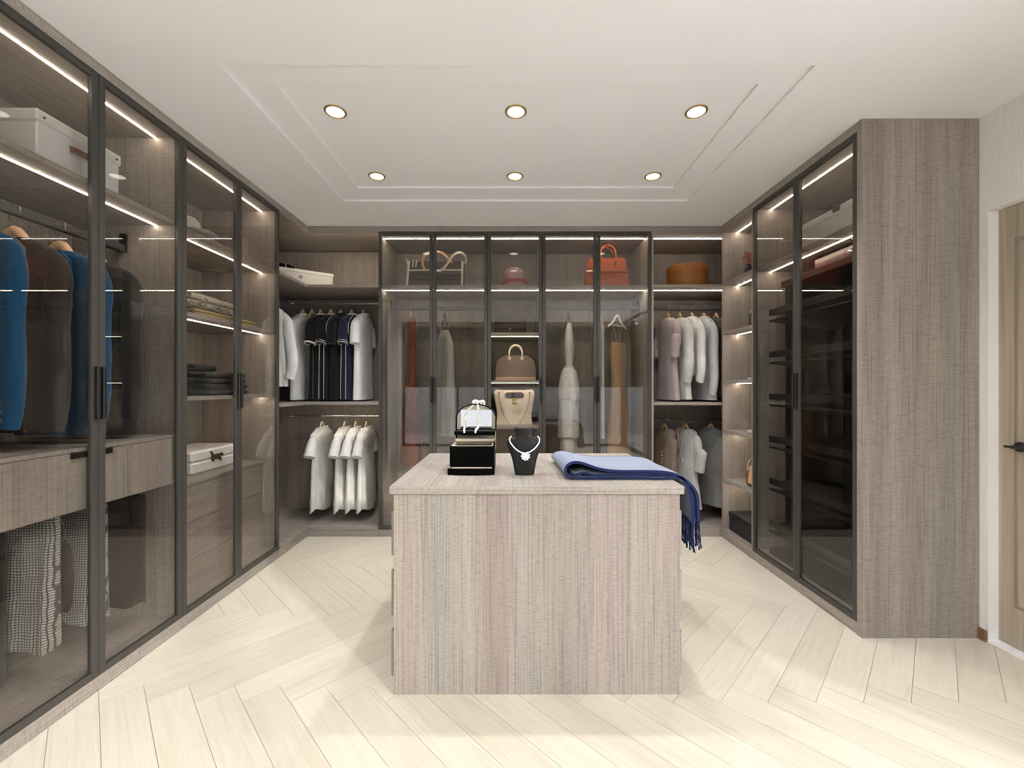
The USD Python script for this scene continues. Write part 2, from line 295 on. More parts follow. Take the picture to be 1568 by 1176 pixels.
struct('baseboard_right', cat([box(XR - .012, XR, dy1 + .002, 2.287, .0, .062, .003), box(XR - .012, XR, WEND, dy0 - .002, .0, .062, .003)]), 'brown_oak', label='brown wooden skirting beside the white door reveal')
# glazing behind the camera, seen only in reflections: rear and right
def glazing(name, horizontal, a0, a1, fixed):
    w = Thing(name, kind='structure', loc=((a0 + a1) / 2, fixed, 0) if horizontal else (fixed, (a0 + a1) / 2, 0))
    def bx(u0, u1, t0, t1, z0, z1): return box(u0, u1, fixed - t1, fixed - t0, z0, z1) if horizontal else box(fixed + t0, fixed + t1, u0, u1, z0, z1)
    n = max(1, round((a1 - a0) / 1.25)); fr = [bx(a0, a1, .0, .07, 0, .05), bx(a0, a1, .0, .07, H - .03, H)]
    for i in range(n + 1):
        c = a0 + (a1 - a0) * i / n; c = min(max(c, a0 + .025), a1 - .025); fr.append(bx(c - .025, c + .025, .001, .069, .05, H - .03))
    w.add('window_frame', cat(fr), 'black_metal', world=True)
    for i in range(n):
        w.add('pane', bx(a0 + (a1 - a0) * i / n + .03, a0 + (a1 - a0) * (i + 1) / n - .03, .03, .036, .05, H - .03), 'window_glass', world=True)
glazing('window_1', True, XL, XR, YR)
glazing('window_2', False, YR + .0, WEND, XR)
struct('ground', box(-14, 16, -14, YR - .101, -.14, -.06), 'paving')
struct('garden_wall', box(-9, 9, -5.2, -5.0, -.06, 1.32), 'grey_render')
def hedge():
    n = 15000; c = np.stack([rng.uniform(-9, 9, n), rng.uniform(-6.6, -5.75, n), rng.uniform(-.05, 3.5, n)], 1)
    c[:, 2] += .35 * (meshkit.fbm(c * [.9, .9, 0], 2) - .5) * (c[:, 2] > 1)
    a, b = rng.normal(size=(n, 3)), rng.normal(size=(n, 3)); a /= np.linalg.norm(a, axis=1, keepdims=True); b -= a * (a * b).sum(1, keepdims=True); b /= np.linalg.norm(b, axis=1, keepdims=True)
    l = rng.uniform(.08, .26, (n, 1)); v = np.stack([c - a * l, c + b * l * .45, c + a * l, c - b * l * .45], 1).reshape(-1, 3)
    k = np.arange(n)[:, None] * 4; return trimesh.Trimesh(v, np.vstack([k + [0, 1, 2], k + [0, 2, 3]]), process=False)
hp = usdkit.mesh(stage, '/World/hedge', hedge(), M['hedge_leaf']).GetPrim(); usdkit.mesh(stage, '/World/hedge/stems', box(-9, 9, -6.5, -6.1, -.05, 3.35), M['hedge_core']); data(hp, 'yellow-green leafy hedge outside, seen only as a reflection in the wardrobe glass', 'hedge', kind='stuff')

# ------------------------------------------------------------------ downlights
for i, (x, y) in enumerate([(x, y) for y in (2.271, 2.97) for x in (-.945, .021, .986)]):
    row = 'front' if i < 3 else 'back'; col = ('left', 'middle', 'right')[i % 3]
    t = Thing('downlight', f'round gold-rimmed recessed ceiling lamp, {col} one of the {row} row of three', 'ceiling lamp', (x, y, H + .028), group='recessed ceiling lamps')
    t.add('trim_ring', lathe([(.046, -.0005), (.0465, -.006), (.052, -.007), (.058, -.003), (.058, -.0005)], 40) if 0 else loft([np.stack([r * np.cos(a_), r * np.sin(a_), np.full(40, z)], 1) for r, z in [(.046, -.0005), (.0462, -.0055), (.052, -.007), (.058, -.0035), (.058, -.0005), (.046, -.0005)] for a_ in [np.arange(40) * 2 * np.pi / 40]], cap=False), 'bronze_gold', smooth=40)
    l = UsdLux.SphereLight.Define(stage, t.path + '/light'); l.AddTranslateOp().Set(Gf.Vec3d(0, 0, -.045)); l.CreateRadiusAttr(.035); l.CreateColorAttr(Gf.Vec3f(1, .98, .975)); l.CreateIntensityAttr(LAMP)
    sh_ = UsdLux.ShapingAPI.Apply(l.GetPrim()); sh_.CreateShapingConeAngleAttr(66.0); sh_.CreateShapingConeSoftnessAttr(.9)
    t.add('lens', lathe([(0, -.0005), (.0455, -.0005), (.0455, -.003), (0, -.0032)], 40), 'lamp')

# ------------------------------------------------------------------ cabinets
RUN = {'left': lambda u, w: (XLF - w, u), 'right': lambda u, w: (XRF + w, u), 'back': lambda u, w: (u, YBF + w)}
GRAIN = {'left': 'y', 'right': 'y', 'back': 'x'}
def rb(run, u0, u1, w0, w1, z0, z1, bev=0):
    a, b = RUN[run](u0, w0), RUN[run](u1, w1); return box(a[0], b[0], a[1], b[1], z0, z1, bev)
DEP, PL, DT = .60, .065, 2.752                   # depth, plinth height, door top
def unit(name, label, run, u0, u1, side0=True, side1=True, front=.024, plinth=True):
    a, b = RUN[run]((u0 + u1) / 2, .3)
    t = Thing(name, label, 'wardrobe', (a, b, 0)); t.run, t.u0, t.u1 = run, u0, u1; g = 'veneer_' + GRAIN[run]
    t.add('plinth', rb(run, u0 + .0005, u1 - .0005, .004, DEP, .0005, PL), g, world=True)
    t.add('cornice', rb(run, u0 + .0005, u1 - .0005, 0, DEP, DT, H - .0005), g, world=True)
    t.add('base_board', rb(run, u0 + .018, u1 - .018, front, DEP, PL, PL + .018), g, world=True)
    t.add('top_board', rb(run, u0 + .018, u1 - .018, front, DEP, DT - .018, DT), g, world=True)
    t.add('back_panel', rb(run, u0 + .0005, u1 - .0005, DEP, DEP + .012, PL, DT), 'veneer_z', world=True)
    for k, on in ((0, side0), (1, side1)):
        if on:
            e = u0 + .0005 if k == 0 else u1 - .018
            t.add('side_panel', rb(run, e, e + .0175, front, DEP, PL, DT), 'veneer_z', world=True)
    return t
def led(t, z, u0=None, u1=None, w=.135):
    u0 = t.u0 + .02 if u0 is None else u0; u1 = t.u1 - .02 if u1 is None else u1
    t.add('led_strip', rb(t.run, u0, u1, w - .0036, w + .0036, z - .0035, z), 'led', world=True, label='glowing light strip under the board')
def shelf(t, z, u0=None, u1=None, lit=True, w0=.032, th=.025):
    u0 = t.u0 + .018 if u0 is None else u0; u1 = t.u1 - .018 if u1 is None else u1
    t.add('shelf', rb(t.run, u0, u1, w0, DEP, z - th, z, .0015), 'veneer_' + GRAIN[t.run], world=True)
    if lit: led(t, z - th, u0 + .002, u1 - .002)
def rail(t, z, u0=None, u1=None, w=.31):
    u0 = t.u0 + .02 if u0 is None else u0; u1 = t.u1 - .02 if u1 is None else u1
    p = t.add('hanging_rail', rb(t.run, u0 + .012, u1 - .012, w - .015, w + .015, z - .018, z + .012), 'black_metal', world=True, label='flat black hanging rail')
    t.add('felt_strip', rb(t.run, u0 + .014, u1 - .014, w - .0155, w + .0155, z - .012, z + .021), 'felt', parent=p, world=True)
    for e in (u0, u1 - .012): t.add('bracket', rb(t.run, e, e + .012, w - .017, w + .017, z - .017, z + .085), 'black_metal', parent=p, world=True)
def door(t, u0, u1, hinge_low=True, z0=PL + .003, z1=DT - .003, label=None):
    """A slim black-framed tinted glass door; the handle sits on the stile away from the hinge."""
    r, fw = t.run, .030; g = .0015
    a0, a1 = u0 + g, u1 - g
    fr = [rb(r, a0, a0 + fw, .001, .021, z0, z1, .0012), rb(r, a1 - fw, a1, .001, .021, z0, z1, .0012), rb(r, a0 + fw, a1 - fw, .001, .021, z1 - fw, z1, .0012), rb(r, a0 + fw, a1 - fw, .001, .021, z0, z0 + fw, .0012)]
    p = t.add('door', cat(fr), 'frame_metal', world=True, label=label)
    t.add('glass', rb(r, a0 + fw - .003, a1 - fw + .003, .011, .015, z0 + fw - .003, z1 - fw + .003), 'tinted_glass', parent=p, world=True)
    e = a1 - .020 if hinge_low else a0 + .004
    t.add('handle', rb(r, e, e + .016, -.016, .0008, 1.213, 1.445, .002), 'black_plastic', parent=p, world=True)

SH = 2.275                                         # the shelf line that runs round the room
# ---- left run
A0, A1, A2, B1, B2 = 1.392, 1.892, 2.373, 2.864, 3.360
wa = unit('wardrobe', 'glass-door wardrobe with hanging suit jackets above a wide drawer, left of the room', 'left', A0, A2)
led(wa, DT - .018); shelf(wa, SH); rail(wa, 2.115)
door(wa, A0 + .0, A1); door(wa, A1, A2, False)
wa.add('drawer_top', rb('left', A0 + .018, A2 - .018, .032, DEP, 1.074, 1.092, .0015), 'veneer_y', world=True)
p = wa.add('drawer', rb('left', A0 + .019, A2 - .019, .034, .55, .820, 1.0725, .002), 'veneer_z', world=True, label='wide drawer with a black edge pull')
wa.add('handle', cat([rb('left', 1.80, 1.985, .026, .0338, 1.050, 1.0720, .001), rb('left', 1.80, 1.985, .022, .030, 1.048, 1.052)]), 'black_plastic', parent=p, world=True)
wa.add('trouser_rail', rb('left', A0 + .02, A2 - .02, .300, .320, .785, .805), 'black_metal', world=True)
wb = unit('wardrobe', 'glass-door wardrobe of shelves over three drawers, next to the open corner', 'left', A2, B2)
led(wb, DT - .018); shelf(wb, SH); shelf(wb, 1.790); shelf(wb, 1.298)
door(wb, A2, B1); door(wb, B1, B2, False)
CH = .777
wb.add('chest_top', rb('left', A2 + .018, B2 - .018, .105, DEP, CH - .020, CH, .0015), 'veneer_y', world=True)
for k, (za, zb_) in enumerate([(.532, .7555), (.300, .529), (.084, .297)]):
    wb.add('drawer', rb('left', A2 + .0195, B2 - .05, .113, .58, za, zb_, .002), 'veneer_y', world=True)
wb.add('filler_strip', rb('left', B2 - .049, B2 - .0185, .113, .135, .084, .7555), 'veneer_z', world=True)
# ---- open corner between the left and the back run
C1 = -1.206
co = Thing('wardrobe', 'open corner wardrobe without doors, T-shirts on two rails, left of the back wall', 'wardrobe', (XLF - .3, YBF + .3, 0)); co.run = 'back'
def Lshape(o, z0, z1, inner=DEP):
    y0 = B2 + .0005; return prism(Polygon([(XLF - inner, y0), (XLF - o, y0), (XLF - o, YBF + o), (C1 - .0005, YBF + o), (C1 - .0005, YBF + inner), (XLF - inner, YBF + inner)]), z0, z1)
co.add('plinth', Lshape(.004, .0005, PL), 'veneer_x', world=True); co.add('cornice', Lshape(0, DT - .017, H - .0005, .020), 'veneer_x', world=True); co.add('top_board', Lshape(.0205, DT + .006, H - .0005), 'veneer_x', world=True)
co.add('led_strip', box(XLF - .02, C1 - .02, YBF + .160, YBF + .168, 1.1865, 1.1897), 'led', world=True, label='light strip hidden under the lower shelf')
co.add('led_strip', box(XLF - .02, C1 - .01, YBF + .022, YBF + .052, DT + .001, DT + .0055), 'led', world=True, label='light strip hidden behind the cornice')
co.add('base_board', Lshape(.0, PL + .0003, PL + .018), 'veneer_x', world=True); co.add('shelf', Lshape(.008, SH - .025, SH), 'veneer_x', world=True); co.add('shelf', Lshape(.008, 1.190, 1.215), 'veneer_x', world=True)
co.add('back_panel', box(XLF - DEP - .012, XLF - DEP, B2 + .0005, YBF + DEP + .012, PL, DT), 'veneer_z', world=True); co.add('back_panel', box(XLF - DEP, C1 - .0005, YBF + DEP, YBF + DEP + .012, PL, DT), 'veneer_z', world=True)
for z in (2.160, 1.067):
    xr_, yr_ = XLF - .31, YBF + .31
    co.add('hanging_rail', tube([(xr_, B2 + .002, z), (xr_, yr_ - .05, z), (xr_ + .008, yr_ - .014, z), (xr_ + .05, yr_, z), (C1 - .002, yr_, z)], .0105, 12), 'steel', smooth=40, world=True, label='round steel hanging rail bent round the corner')
# ---- back run, five glass doors in three units
DB = [C1 + .493 * k for k in range(6)]
bl = unit('wardrobe', 'two-door glass wardrobe holding a rust dress and a grey dress, back wall', 'back', DB[0], DB[2])
bc = unit('wardrobe', 'single-door glass bag cabinet in the middle of the back wall', 'back', DB[2], DB[3])
br = unit('wardrobe', 'two-door glass wardrobe with long pale dresses, right of the back wall middle', 'back', DB[3], DB[5])
for t in (bl, br):
    led(t, DT - .018); shelf(t, SH); rail(t, 2.115); m_ = (t.u0 + t.u1) / 2
    door(t, t.u0, m_); door(t, m_, t.u1, False)
    t.add('chest_top', rb('back', t.u0 + .018, t.u1 - .018, .09, DEP, .355, .373, .0015), 'veneer_x', world=True)
    for q in (0, 1): t.add('drawer', rb('back', (t.u0 + .0195, m_ + .001)[q], (m_ - .001, t.u1 - .0195)[q], .097, .58, .084, .3535, .002), 'veneer_x', world=True)
led(bc, DT - .018); shelf(bc, SH); shelf(bc, 1.845); shelf(bc, 1.412); shelf(bc, .990)
door(bc, DB[2], DB[3])
# ---- right of the back run: open hanging space running behind the right run
ro = unit('wardrobe', 'open wardrobe with round hat box and pale shirts, right end of back wall', 'back', DB[5], XR - .004, side1=False, front=.004)
ro.u1r = XRF + .06
led(ro, DT - .018, ro.u0 + .02, XRF + .075); shelf(ro, SH, lit=False, w0=.006); led(ro, SH - .025, ro.u0 + .02, XRF + .075); shelf(ro, 1.210, lit=False, w0=.006)
rail(ro, 2.115, ro.u0 + .02, XR - .03)
ro.add('trouser_rail', rb('back', ro.u0 + .02, XR - .03, .300, .322, 1.022, 1.044), 'darkbrown_leather', world=True, label='dark brown lower hanging rail')
# ---- right run
R0, R1, R2, R3 = 2.287, 2.820, 3.331, YBF
rs = unit('wardrobe', 'open display shelves between the glass shoe wardrobe and the back corner', 'right', R2, R3 - .001, front=.004)
led(rs, DT - .018)
for z in (2.280, 1.842, 1.408, .966, .533): shelf(rs, z, w0=.006)
rg = unit('wardrobe', 'two-door glass wardrobe with a black shoe rack, right of the room', 'right', R0 + .034, R2, side0=False)
rg.add('side_panel', rb('right', R0, R0 + .0335, 0, XR - XRF - .001, .0005, H - .0005), 'veneer_z', world=True, label='full-height grey-brown linen veneer end panel')
led(rg, DT - .018, R0 + .04); shelf(rg, SH, R0 + .034)
door(rg, R0 + .035, R1); door(rg, R1, R2, False)
# ------------------------------------------------------------------ island
IX0, IX1, IY0, IY1, IT = -.5365, .754, 1.855, 2.773, .9195
isl = Thing('dressing_island', 'grey-brown linen veneer island with side drawers in the middle of the floor', 'island', ((IX0 + IX1) / 2, (IY0 + IY1) / 2, 0))
isl.add('worktop', box(IX0, IX1, IY0, IY1, IT - .034, IT, .0015), 'veneer_y', world=True)
isl.add('edge_band', box(IX0 + .001, IX1 - .001, IY0 - .0012, IY0, IT - .0335, IT - .0005), 'veneer_x', world=True)
isl.add('end_panel', box(IX0 + .015, IX1 - .015, IY0 + .0145, IY0 + .032, .0005, IT - .0345, .001), 'veneer_z', world=True, label='large plain front panel')
isl.add('end_panel', box(IX0 + .015, IX1 - .015, IY1 - .032, IY1 - .0145, .0005, IT - .0345, .001), 'veneer_z', world=True)
isl.add('body', box(IX0 + .0345, IX1 - .0345, IY0 + .0325, IY1 - .0325, .0005, IT - .0345), 'veneer_z', world=True)
for sx in (0, 1):
    for za, zb_ in ((.605, .805), (.338, .538), (.070, .272)):
        x0, x1 = (IX0 - .000, IX0 + .034) if sx == 0 else (IX1 - .034, IX1)
        o, i = (x0, x1) if sx == 0 else (x1, x0)
        sg = 1 if sx == 0 else -1
        pr = [(i, za), (o + .0 * sg, za), (o, zb_), (o + .020 * sg, zb_ + .030), (i, zb_ + .030)]
        q = isl.add('drawer', prism(Polygon([(o, za), (i, za), (i, zb_ - .01), (o, zb_)]), IY0 + .034, IY1 - .034, 'xz'), 'veneer_z', world=True)
        isl.add('finger_pull', prism(Polygon([(o + .006 * sg, zb_ - .001), (i, zb_ - .009), (i, zb_ + .030), (o + .017 * sg, zb_ + .030)]), IY0 + .036, IY1 - .036, 'xz'), 'frame_metal', parent=q, world=True, label='dark recessed finger pull')
#__REST__
# ------------------------------------------------------------------ hangers and garments
def hanger(name, label, loc, rz, material, half=.15, drop=.13, hook=.06, group=None, broad=False, bar=None, hook_mat='steel', hr=.0145):
    """Origin: crown of the wooden arch; the hook rises to the rail."""
    t = Thing(name, label, 'clothes hanger', loc, rz, group)
    q = np.array([(1, -1), (.62, -.70), (.32, -.40), (.16, -.12)]); pts = [(-x * half, 0, z * drop) for x, z in q] + [(0, 0, 0)] + [(x * half, 0, z * drop) for x, z in q[::-1]]
    n = 33; sc = np.interp(np.abs(np.linspace(-1, 1, n)), [0, .3, 1], [1, .85, .6]); sec = circ(.020, 14, .024) if broad else circ(.0075, 12, .0145)
    t.add('shoulder_bar', sweep(move_pts(smooth_path(pts, n), (0, 0, -.024 if broad else -.0145)), sec, np.stack([sc, sc], 1), up=(0, 0, 1)), material, smooth=50)
    h1, h2 = (.0235, .034) if hr > .018 else (hr * .62, hr + .004)
    hk = [(0, 0, -.004), (0, 0, hook * .08), (-hr * .9, 0, hook * .42), (-hr, 0, hook), (-hr * .84, 0, hook + h1), (0, 0, hook + h2), (hr * .84, 0, hook + h1), (hr, 0, hook), (hr, 0, hook - .010)]
    t.add('hook', tube(hk, .0016, 8, 34), hook_mat, smooth=50)
    if bar: t.add('trouser_bar', tube([(-half * .9, 0, bar), (half * .9, 0, bar)], .005, 8, 6), material, smooth=50)
    return t
def move_pts(p, d): return np.asarray(p) + np.asarray(d)
def shell(rows, n=56, fold=0.0, k=5, seed=0, start=.25, p=.72, rough=0.0, hem=0.0, lvl=34, twist=0.0):
    """A garment's body: rows are (z, centre x, centre y, half width, half thickness) from the neck to the hem, smoothed, with folds that grow downward."""
    r = np.array(rows, float); z = r[:, 0]; zz = np.linspace(z[0], z[-1], lvl); zz = np.unique(np.r_[zz, z])[::-1]
    cols = [PchipInterpolator(z[::-1], r[::-1, c])(zz) for c in range(1, 5)]
    a = np.arange(n) * 2 * np.pi / n; ca, sa = np.cos(a), np.sin(a); X = np.sign(ca) * np.abs(ca) ** p; Y = np.sign(sa) * np.abs(sa) ** p
    g = np.random.default_rng(seed); ph = g.uniform(0, 6.28, 4); L = z[0] - z[-1]; rings = []
    for i, h in enumerate(zz):
        q = (z[0] - h) / L; amp = fold * np.clip((q - start) / (1 - start), 0, 1) ** .8
        w = np.sin(k * a + ph[0] + twist * q) * .6 + np.sin((2 * k + 1) * a + ph[1] - 2 * q) * .3 + np.sin((k - 2) * a + ph[2] + 3 * q) * .35
        cx, cy, hw, ht = (c[i] for c in cols)
        x = cx + hw * X * (1 + .25 * amp * w / max(hw, .02)); y = cy + ht * Y + amp * w * (.35 + .65 * np.abs(sa))
        zr = h + (hem * np.sin(3 * a + ph[3]) * q ** 6 if hem else 0) + 0 * x
        pt = np.stack([x, y, zr], 1)
        if rough: pt += ((meshkit.fbm(pt * 26 + seed * 7, 3, seed) - .5) * 2 * rough * min(1, q * 4 + .2))[:, None] * np.stack([X * .4, Y, 0 * X], 1)
        rings.append(pt)
    c0, c1 = rings[0].mean(0), rings[-1].mean(0)
    inn = lambda ring, c, f, dz: c + (ring - c) * f + [0, 0, dz]
    rings = [inn(rings[0], c0, .96, -.012), inn(rings[0], c0, .96, .0)] + rings + [inn(rings[-1], c1, .93, .001), inn(rings[-1], c1, .86, .06), inn(rings[-1], c1, .5, .10)]
    return loft(rings, open_top=True)
def sleeve(pts, r0, r1, flat=.62, n=20, seed=0, rough=0.0, up=(0, 1, 0), lvl=18):
    """pts down from the shoulder; radius r0 to r1; the far end is left hollow."""
    c = smooth_path(pts, lvl); t = np.linspace(0, 1, lvl); rad = np.interp(t, np.linspace(0, 1, len(np.atleast_1d(r1)) + 1), np.r_[r0, r1]) * np.interp(t, [0, .16], [.72, 1])
    c = np.vstack([c[0] + (c[0] - c[1]) * .5, c, c[-1] + (c[-2] - c[-1]) * .02, c[-4], c[-8]]); rad = np.r_[rad[0] * .35, rad, rad[-1] * .92, rad[-1] * .80, rad[-1] * .6]
    m = sweep(c, circ(1.0, n, 1.0), np.stack([rad, rad * flat], 1), up=up)
    if rough:
        v = np.array(m.vertices); v += ((meshkit.fbm(v * 30 + seed * 3, 3, seed) - .5) * 2 * rough)[:, None] * np.array([.5, 1, 0]); m = trimesh.Trimesh(v, m.faces, process=False)
    return m
def ring(hw, ht, z, r, n=40, tilt=0.0, p=1.0, cy=0):
    a = np.linspace(0, 2 * np.pi, n + 1); pts = np.stack([hw * np.cos(a), cy + ht * np.sin(a), z + tilt * np.sin(a)], 1); return tube(pts, r, 8)

def tee(name, label, loc, rz, col, length=.80, thick=.055, flare=(.95, 1, 1.08, 1.12), out=.0, trim=None, group=None, seed=0, slim=1.0, fold=.012, hem=0.0, sl=.22, collar=None, cuff=None, rough=.003):
    """A T-shirt; origin at the neck, width along x."""
    t = Thing(name, label, 'T-shirt', loc, rz, group); w = .222 * slim; L = length; th = thick
    t.add('body', shell([(0, 0, 0, .075, .042), (-.022, 0, 0, .115, .048), (-.060, 0, 0, .195, .052), (-.095, 0, 0, .210, .046), (-.20, 0, 0, .205, th * flare[0]), (-.45 * L, 0, 0, w * .93, th * flare[1]), (-.75 * L, 0, 0, w * .96, th * flare[2]), (-L, 0, 0, w, th * flare[3])], fold=fold, k=4, seed=seed, hem=hem, rough=rough, p=.66), col, smooth=60)
    for sx in (-1, 1):
        q = t.add('sleeve', sleeve([(sx * .182, 0, -.080), (sx * .205, 0, -.13), (sx * (.216 + out * .5 * (sx < 0)), 0, -.19), (sx * (.226 + out * (sx < 0)), 0, -.09 - sl)], .050 - out * .3, [.053, .054 + out * .2], max(.62, thick * 1.1 / .054), seed=seed + sx, rough=rough), col, smooth=60)
        if cuff or trim:
            e = np.array([sx * .222, 0, -.088 - sl]); a = np.linspace(0, 2 * np.pi, 31); fl_ = max(.62, thick * 1.1 / .054)
            sd = np.array([.4, 0, sx * .10]) / .412
            pts = e + .056 * np.cos(a)[:, None] * sd + .056 * fl_ * np.sin(a)[:, None] * np.array([0, 1, 0])
            t.add('cuff', tube(pts, .008 if cuff else .0035, 8), cuff or trim, smooth=60, parent=q, label='white sleeve cuff' if cuff else 'thin white stitching')
            if not cuff: t.add('cuff_line', tube(pts * [1, 1, 1] + [-sx * .004, 0, .018], .0030, 8), trim, smooth=60, parent=q)
    t.add('collar', ring(.078, .044, -.002, .0075, tilt=-.012), collar or trim or col, smooth=60)
    if trim:
        for sx in (-1, 1):
            for dy in (-.02, .02):
                t.add('piping', tube([(sx * (w * .955 + .003), dy, -.30), (sx * (w * .975 + .004), dy * 1.1, -.5 * L - .1), (sx * (w + .004), dy * 1.15, -L + .01)], .0022, 6, 12), trim, smooth=60)
            t.add('shoulder_piping', tube([(sx * .085, -.045, -.012), (sx * .165, -.055, -.048), (sx * .215, -.054, -.10), (sx * .222, -.054, -.2)], .0022, 6, 14), trim, smooth=60)
    return t

def coat(name, label, category, loc, rz, col, length, width=.20, thick=.05, hem_w=None, sl=.62, sleeve_r=(.056, .045), lapel=None, buttons=0, collar_col=None, seed=0, fold=.014, group=None, cuffs=0, shoulder=.205, drop=.105, sx_off=.02, sleeve_x=.235, puff=0, neck=.065):
    """A jacket, shirt or coat with long or half sleeves; origin at the neck."""
    t = Thing(name, label, category, loc, rz, group); L = length; hw = hem_w or width; th = thick
    t.add('body', shell([(0, 0, 0, neck, .040), (-.03, 0, 0, neck + .055, .048), (-drop + .03, 0, 0, shoulder - .03, .052), (-drop, 0, 0, shoulder, .05), (-.20, 0, 0, min(shoulder * .98, width * 1.06), th * .95), (-.45 * L - .08, 0, 0, width * .94, th), (-.8 * L, 0, 0, (width + hw) / 2, th), (-L, 0, 0, hw, th * 1.1)], fold=fold, k=4, seed=seed, p=.68, rough=.003), col, smooth=60)
    for sx in (-1, 1) if sl else ():
        pts = [(sx * (shoulder - .048), 0, -drop + .030), (sx * (shoulder - .004), -.003, -drop - .045), (sx * sleeve_x, -.006, -drop - .16), (sx * (sleeve_x + sx_off), -.014, -drop - .5 * sl), (sx * (sleeve_x + sx_off * .4), -.022, -drop - sl)]
        rr = [sleeve_r[0] * 1.02, (sleeve_r[0] + sleeve_r[1]) / 2 * (1 + puff), sleeve_r[1]]
        q = t.add('sleeve', sleeve(pts, sleeve_r[0], rr, .72, seed=seed + sx + 3, rough=.004), col, smooth=60)
        for b in range(cuffs):
            t.add('sleeve_button', move(lathe([(0, 0), (.009, 0), (.009, .004), (0, .005)], 14), (sx * (sleeve_x + sx_off * .4) + sx * .012 - .0, -.022 - sleeve_r[1] * .72 - .0015, -drop - sl + .03 + .032 * b), rx=math.pi / 2), 'brown_button', parent=q)
    if collar_col: t.add('collar', loft([np.stack([(.066 + .016 * q) * np.cos(a_), (.043 + .013 * q) * np.sin(a_), .018 - .05 * q + 0 * a_ - .02 * q * (np.sin(a_) < -.3)], 1) for q in (0, .5, 1) for a_ in [np.arange(36) * 2 * np.pi / 36]], cap=False), collar_col, smooth=60)
    if lapel:
        for sx in (-1, 1):
            g = prism(Polygon([(sx * .050, .0), (sx * .105, -.052), (sx * .118, -.13), (sx * .092, -.15), (sx * .108, -.175), (sx * .02, -.42), (sx * .012, -.40)]), -.006, .006, 'xz'); v = np.array(g.vertices)
            v[:, 1] += np.interp(-v[:, 2], [0, .1, .25, .42], [-.044, -.056, -.062, -.064]) - .006; t.add('lapel', trimesh.Trimesh(v, g.faces, process=False), lapel)
    for b in range(buttons):
        t.add('button', move(lathe([(0, 0), (.009, 0), (.009, .004), (0, .005)], 14), (.0, -th * 1.02 - .008, -.16 - (L - .25) * b / max(1, buttons - 1)), rx=math.pi / 2), 'brown_button')
    return t

RZ = 2.115
# left wardrobe: suit jackets on broad wooden hangers (rail along y, garments along x)
xr = XLF - .31
for k, (y, col, lab, cl, lap, hl, cuffs) in enumerate([(1.665, 'blue_wool', 'bright blue suit jacket with cuff buttons, nearest in left wardrobe', .80, None, 'peach wooden hanger under the nearest bright blue jacket', 3),
        (1.835, 'brown_wool', 'dark brown-grey suit jacket with grey lapel, between the two blue jackets', .83, 'grey_lapel', 'peach wooden hanger holding the dark brown-grey jacket', 0),
        (2.02, 'blue_wool', 'blue suit jacket half hidden behind the door stile, second from the far panel', .86, None, 'peach wooden hanger holding the half hidden blue jacket', 0),
        (2.19, 'dark_wool', 'charcoal suit jacket hanging farthest, against the far panel', .885, None, 'peach wooden hanger holding the farthest charcoal jacket', 0)]):
    hanger('wooden_hanger', hl, (xr, y, 2.052), 0, 'peach_wood', .15, .125, .063, 'broad wooden suit hangers', broad=True, hr=.024)
    coat('suit_jacket', lab, 'jacket', (xr, y, 1.992), 0, col, cl, width=.195, thick=.052, hem_w=.20, sl=.70, lapel=lap or col, seed=k, cuffs=cuffs, drop=.095, shoulder=.198, sleeve_x=.192, sx_off=.006, sleeve_r=(.050, .042), fold=.006, neck=.085)
# draped pieces under the drawer
def drape(name, label, category, x0, x1, y, ztop, zbot, col, thick=.05, seed=0, fold=.012, k=5, hemlabel=None, hem_col=None, rows=None):
    t = Thing(name, label, category, ((x0 + x1) / 2, y, ztop)); hw = (x1 - x0) / 2; L = ztop - zbot
    t.add('cloth', shell(rows or [(0, 0, 0, hw * .96, .010), (-.02, 0, 0, hw, thick * .55), (-.4 * L, 0, 0, hw * .97, thick * .8), (-L, 0, 0, hw * .93, thick)], fold=fold, k=k, seed=seed, start=.1, p=.7, hem=.012), col, smooth=60)
    if hem_col: t.add('hem_band', shell([(-L + .07, 0, 0, hw * .94 + .003, thick * .97 + .004), (-L - .004, 0, 0, hw * .93 + .004, thick + .005)], fold=fold, k=k, seed=seed, start=0, p=.7, lvl=6), hem_col, smooth=60)
    return t
drape('trousers', 'dark green-black trousers at the left picture edge under the wide drawer', 'trousers', -2.36, -2.06, 1.72, .783, .135, 'darkgreen_wool', .045, 1)
drape('knitted_throw', 'black and white checked knitted piece hanging nearest under the wide drawer', 'knitwear', -2.285, -2.035, 1.905, .783, .185, 'bw_knit', .046, 2, .016, 5)
drape('scarf', 'long dark brown scarf with rounded end between the two checked knits', 'scarf', -2.225, -2.095, 2.02, .62, .285, 'darkbrown_wool', .03, 3, .004, rows=[(0, 0, 0, .035, .014), (-.04, 0, 0, .055, .024), (-.17, 0, 0, .064, .028), (-.30, 0, 0, .058, .026), (-.335, 0, 0, .035, .014)])
tc = Thing('hanging_cord', 'thin grey cord loop hanging above the dark brown scarf', 'cord', (-2.16, 2.02, .62)); tc.add('loop', tube([(-.012, 0, .185), (-.022, 0, .08), (-.024, 0, .01), (0, 0, -.012), (.024, 0, .01), (.012, 0, .10), (.004, 0, .185)], .004, 8, 40), 'grey_lapel', smooth=60)
drape('knitted_throw', 'black and white checked knitted piece behind the dark brown scarf', 'knitwear', -2.275, -2.030, 2.125, .783, .190, 'bw_knit', .042, 5, .012, 4)
drape('trousers', 'dark brown trousers hanging farthest under the wide drawer, by the panel', 'trousers', -2.215, -1.945, 2.255, .783, .205, 'darkbrown_wool', .040, 6, .008)

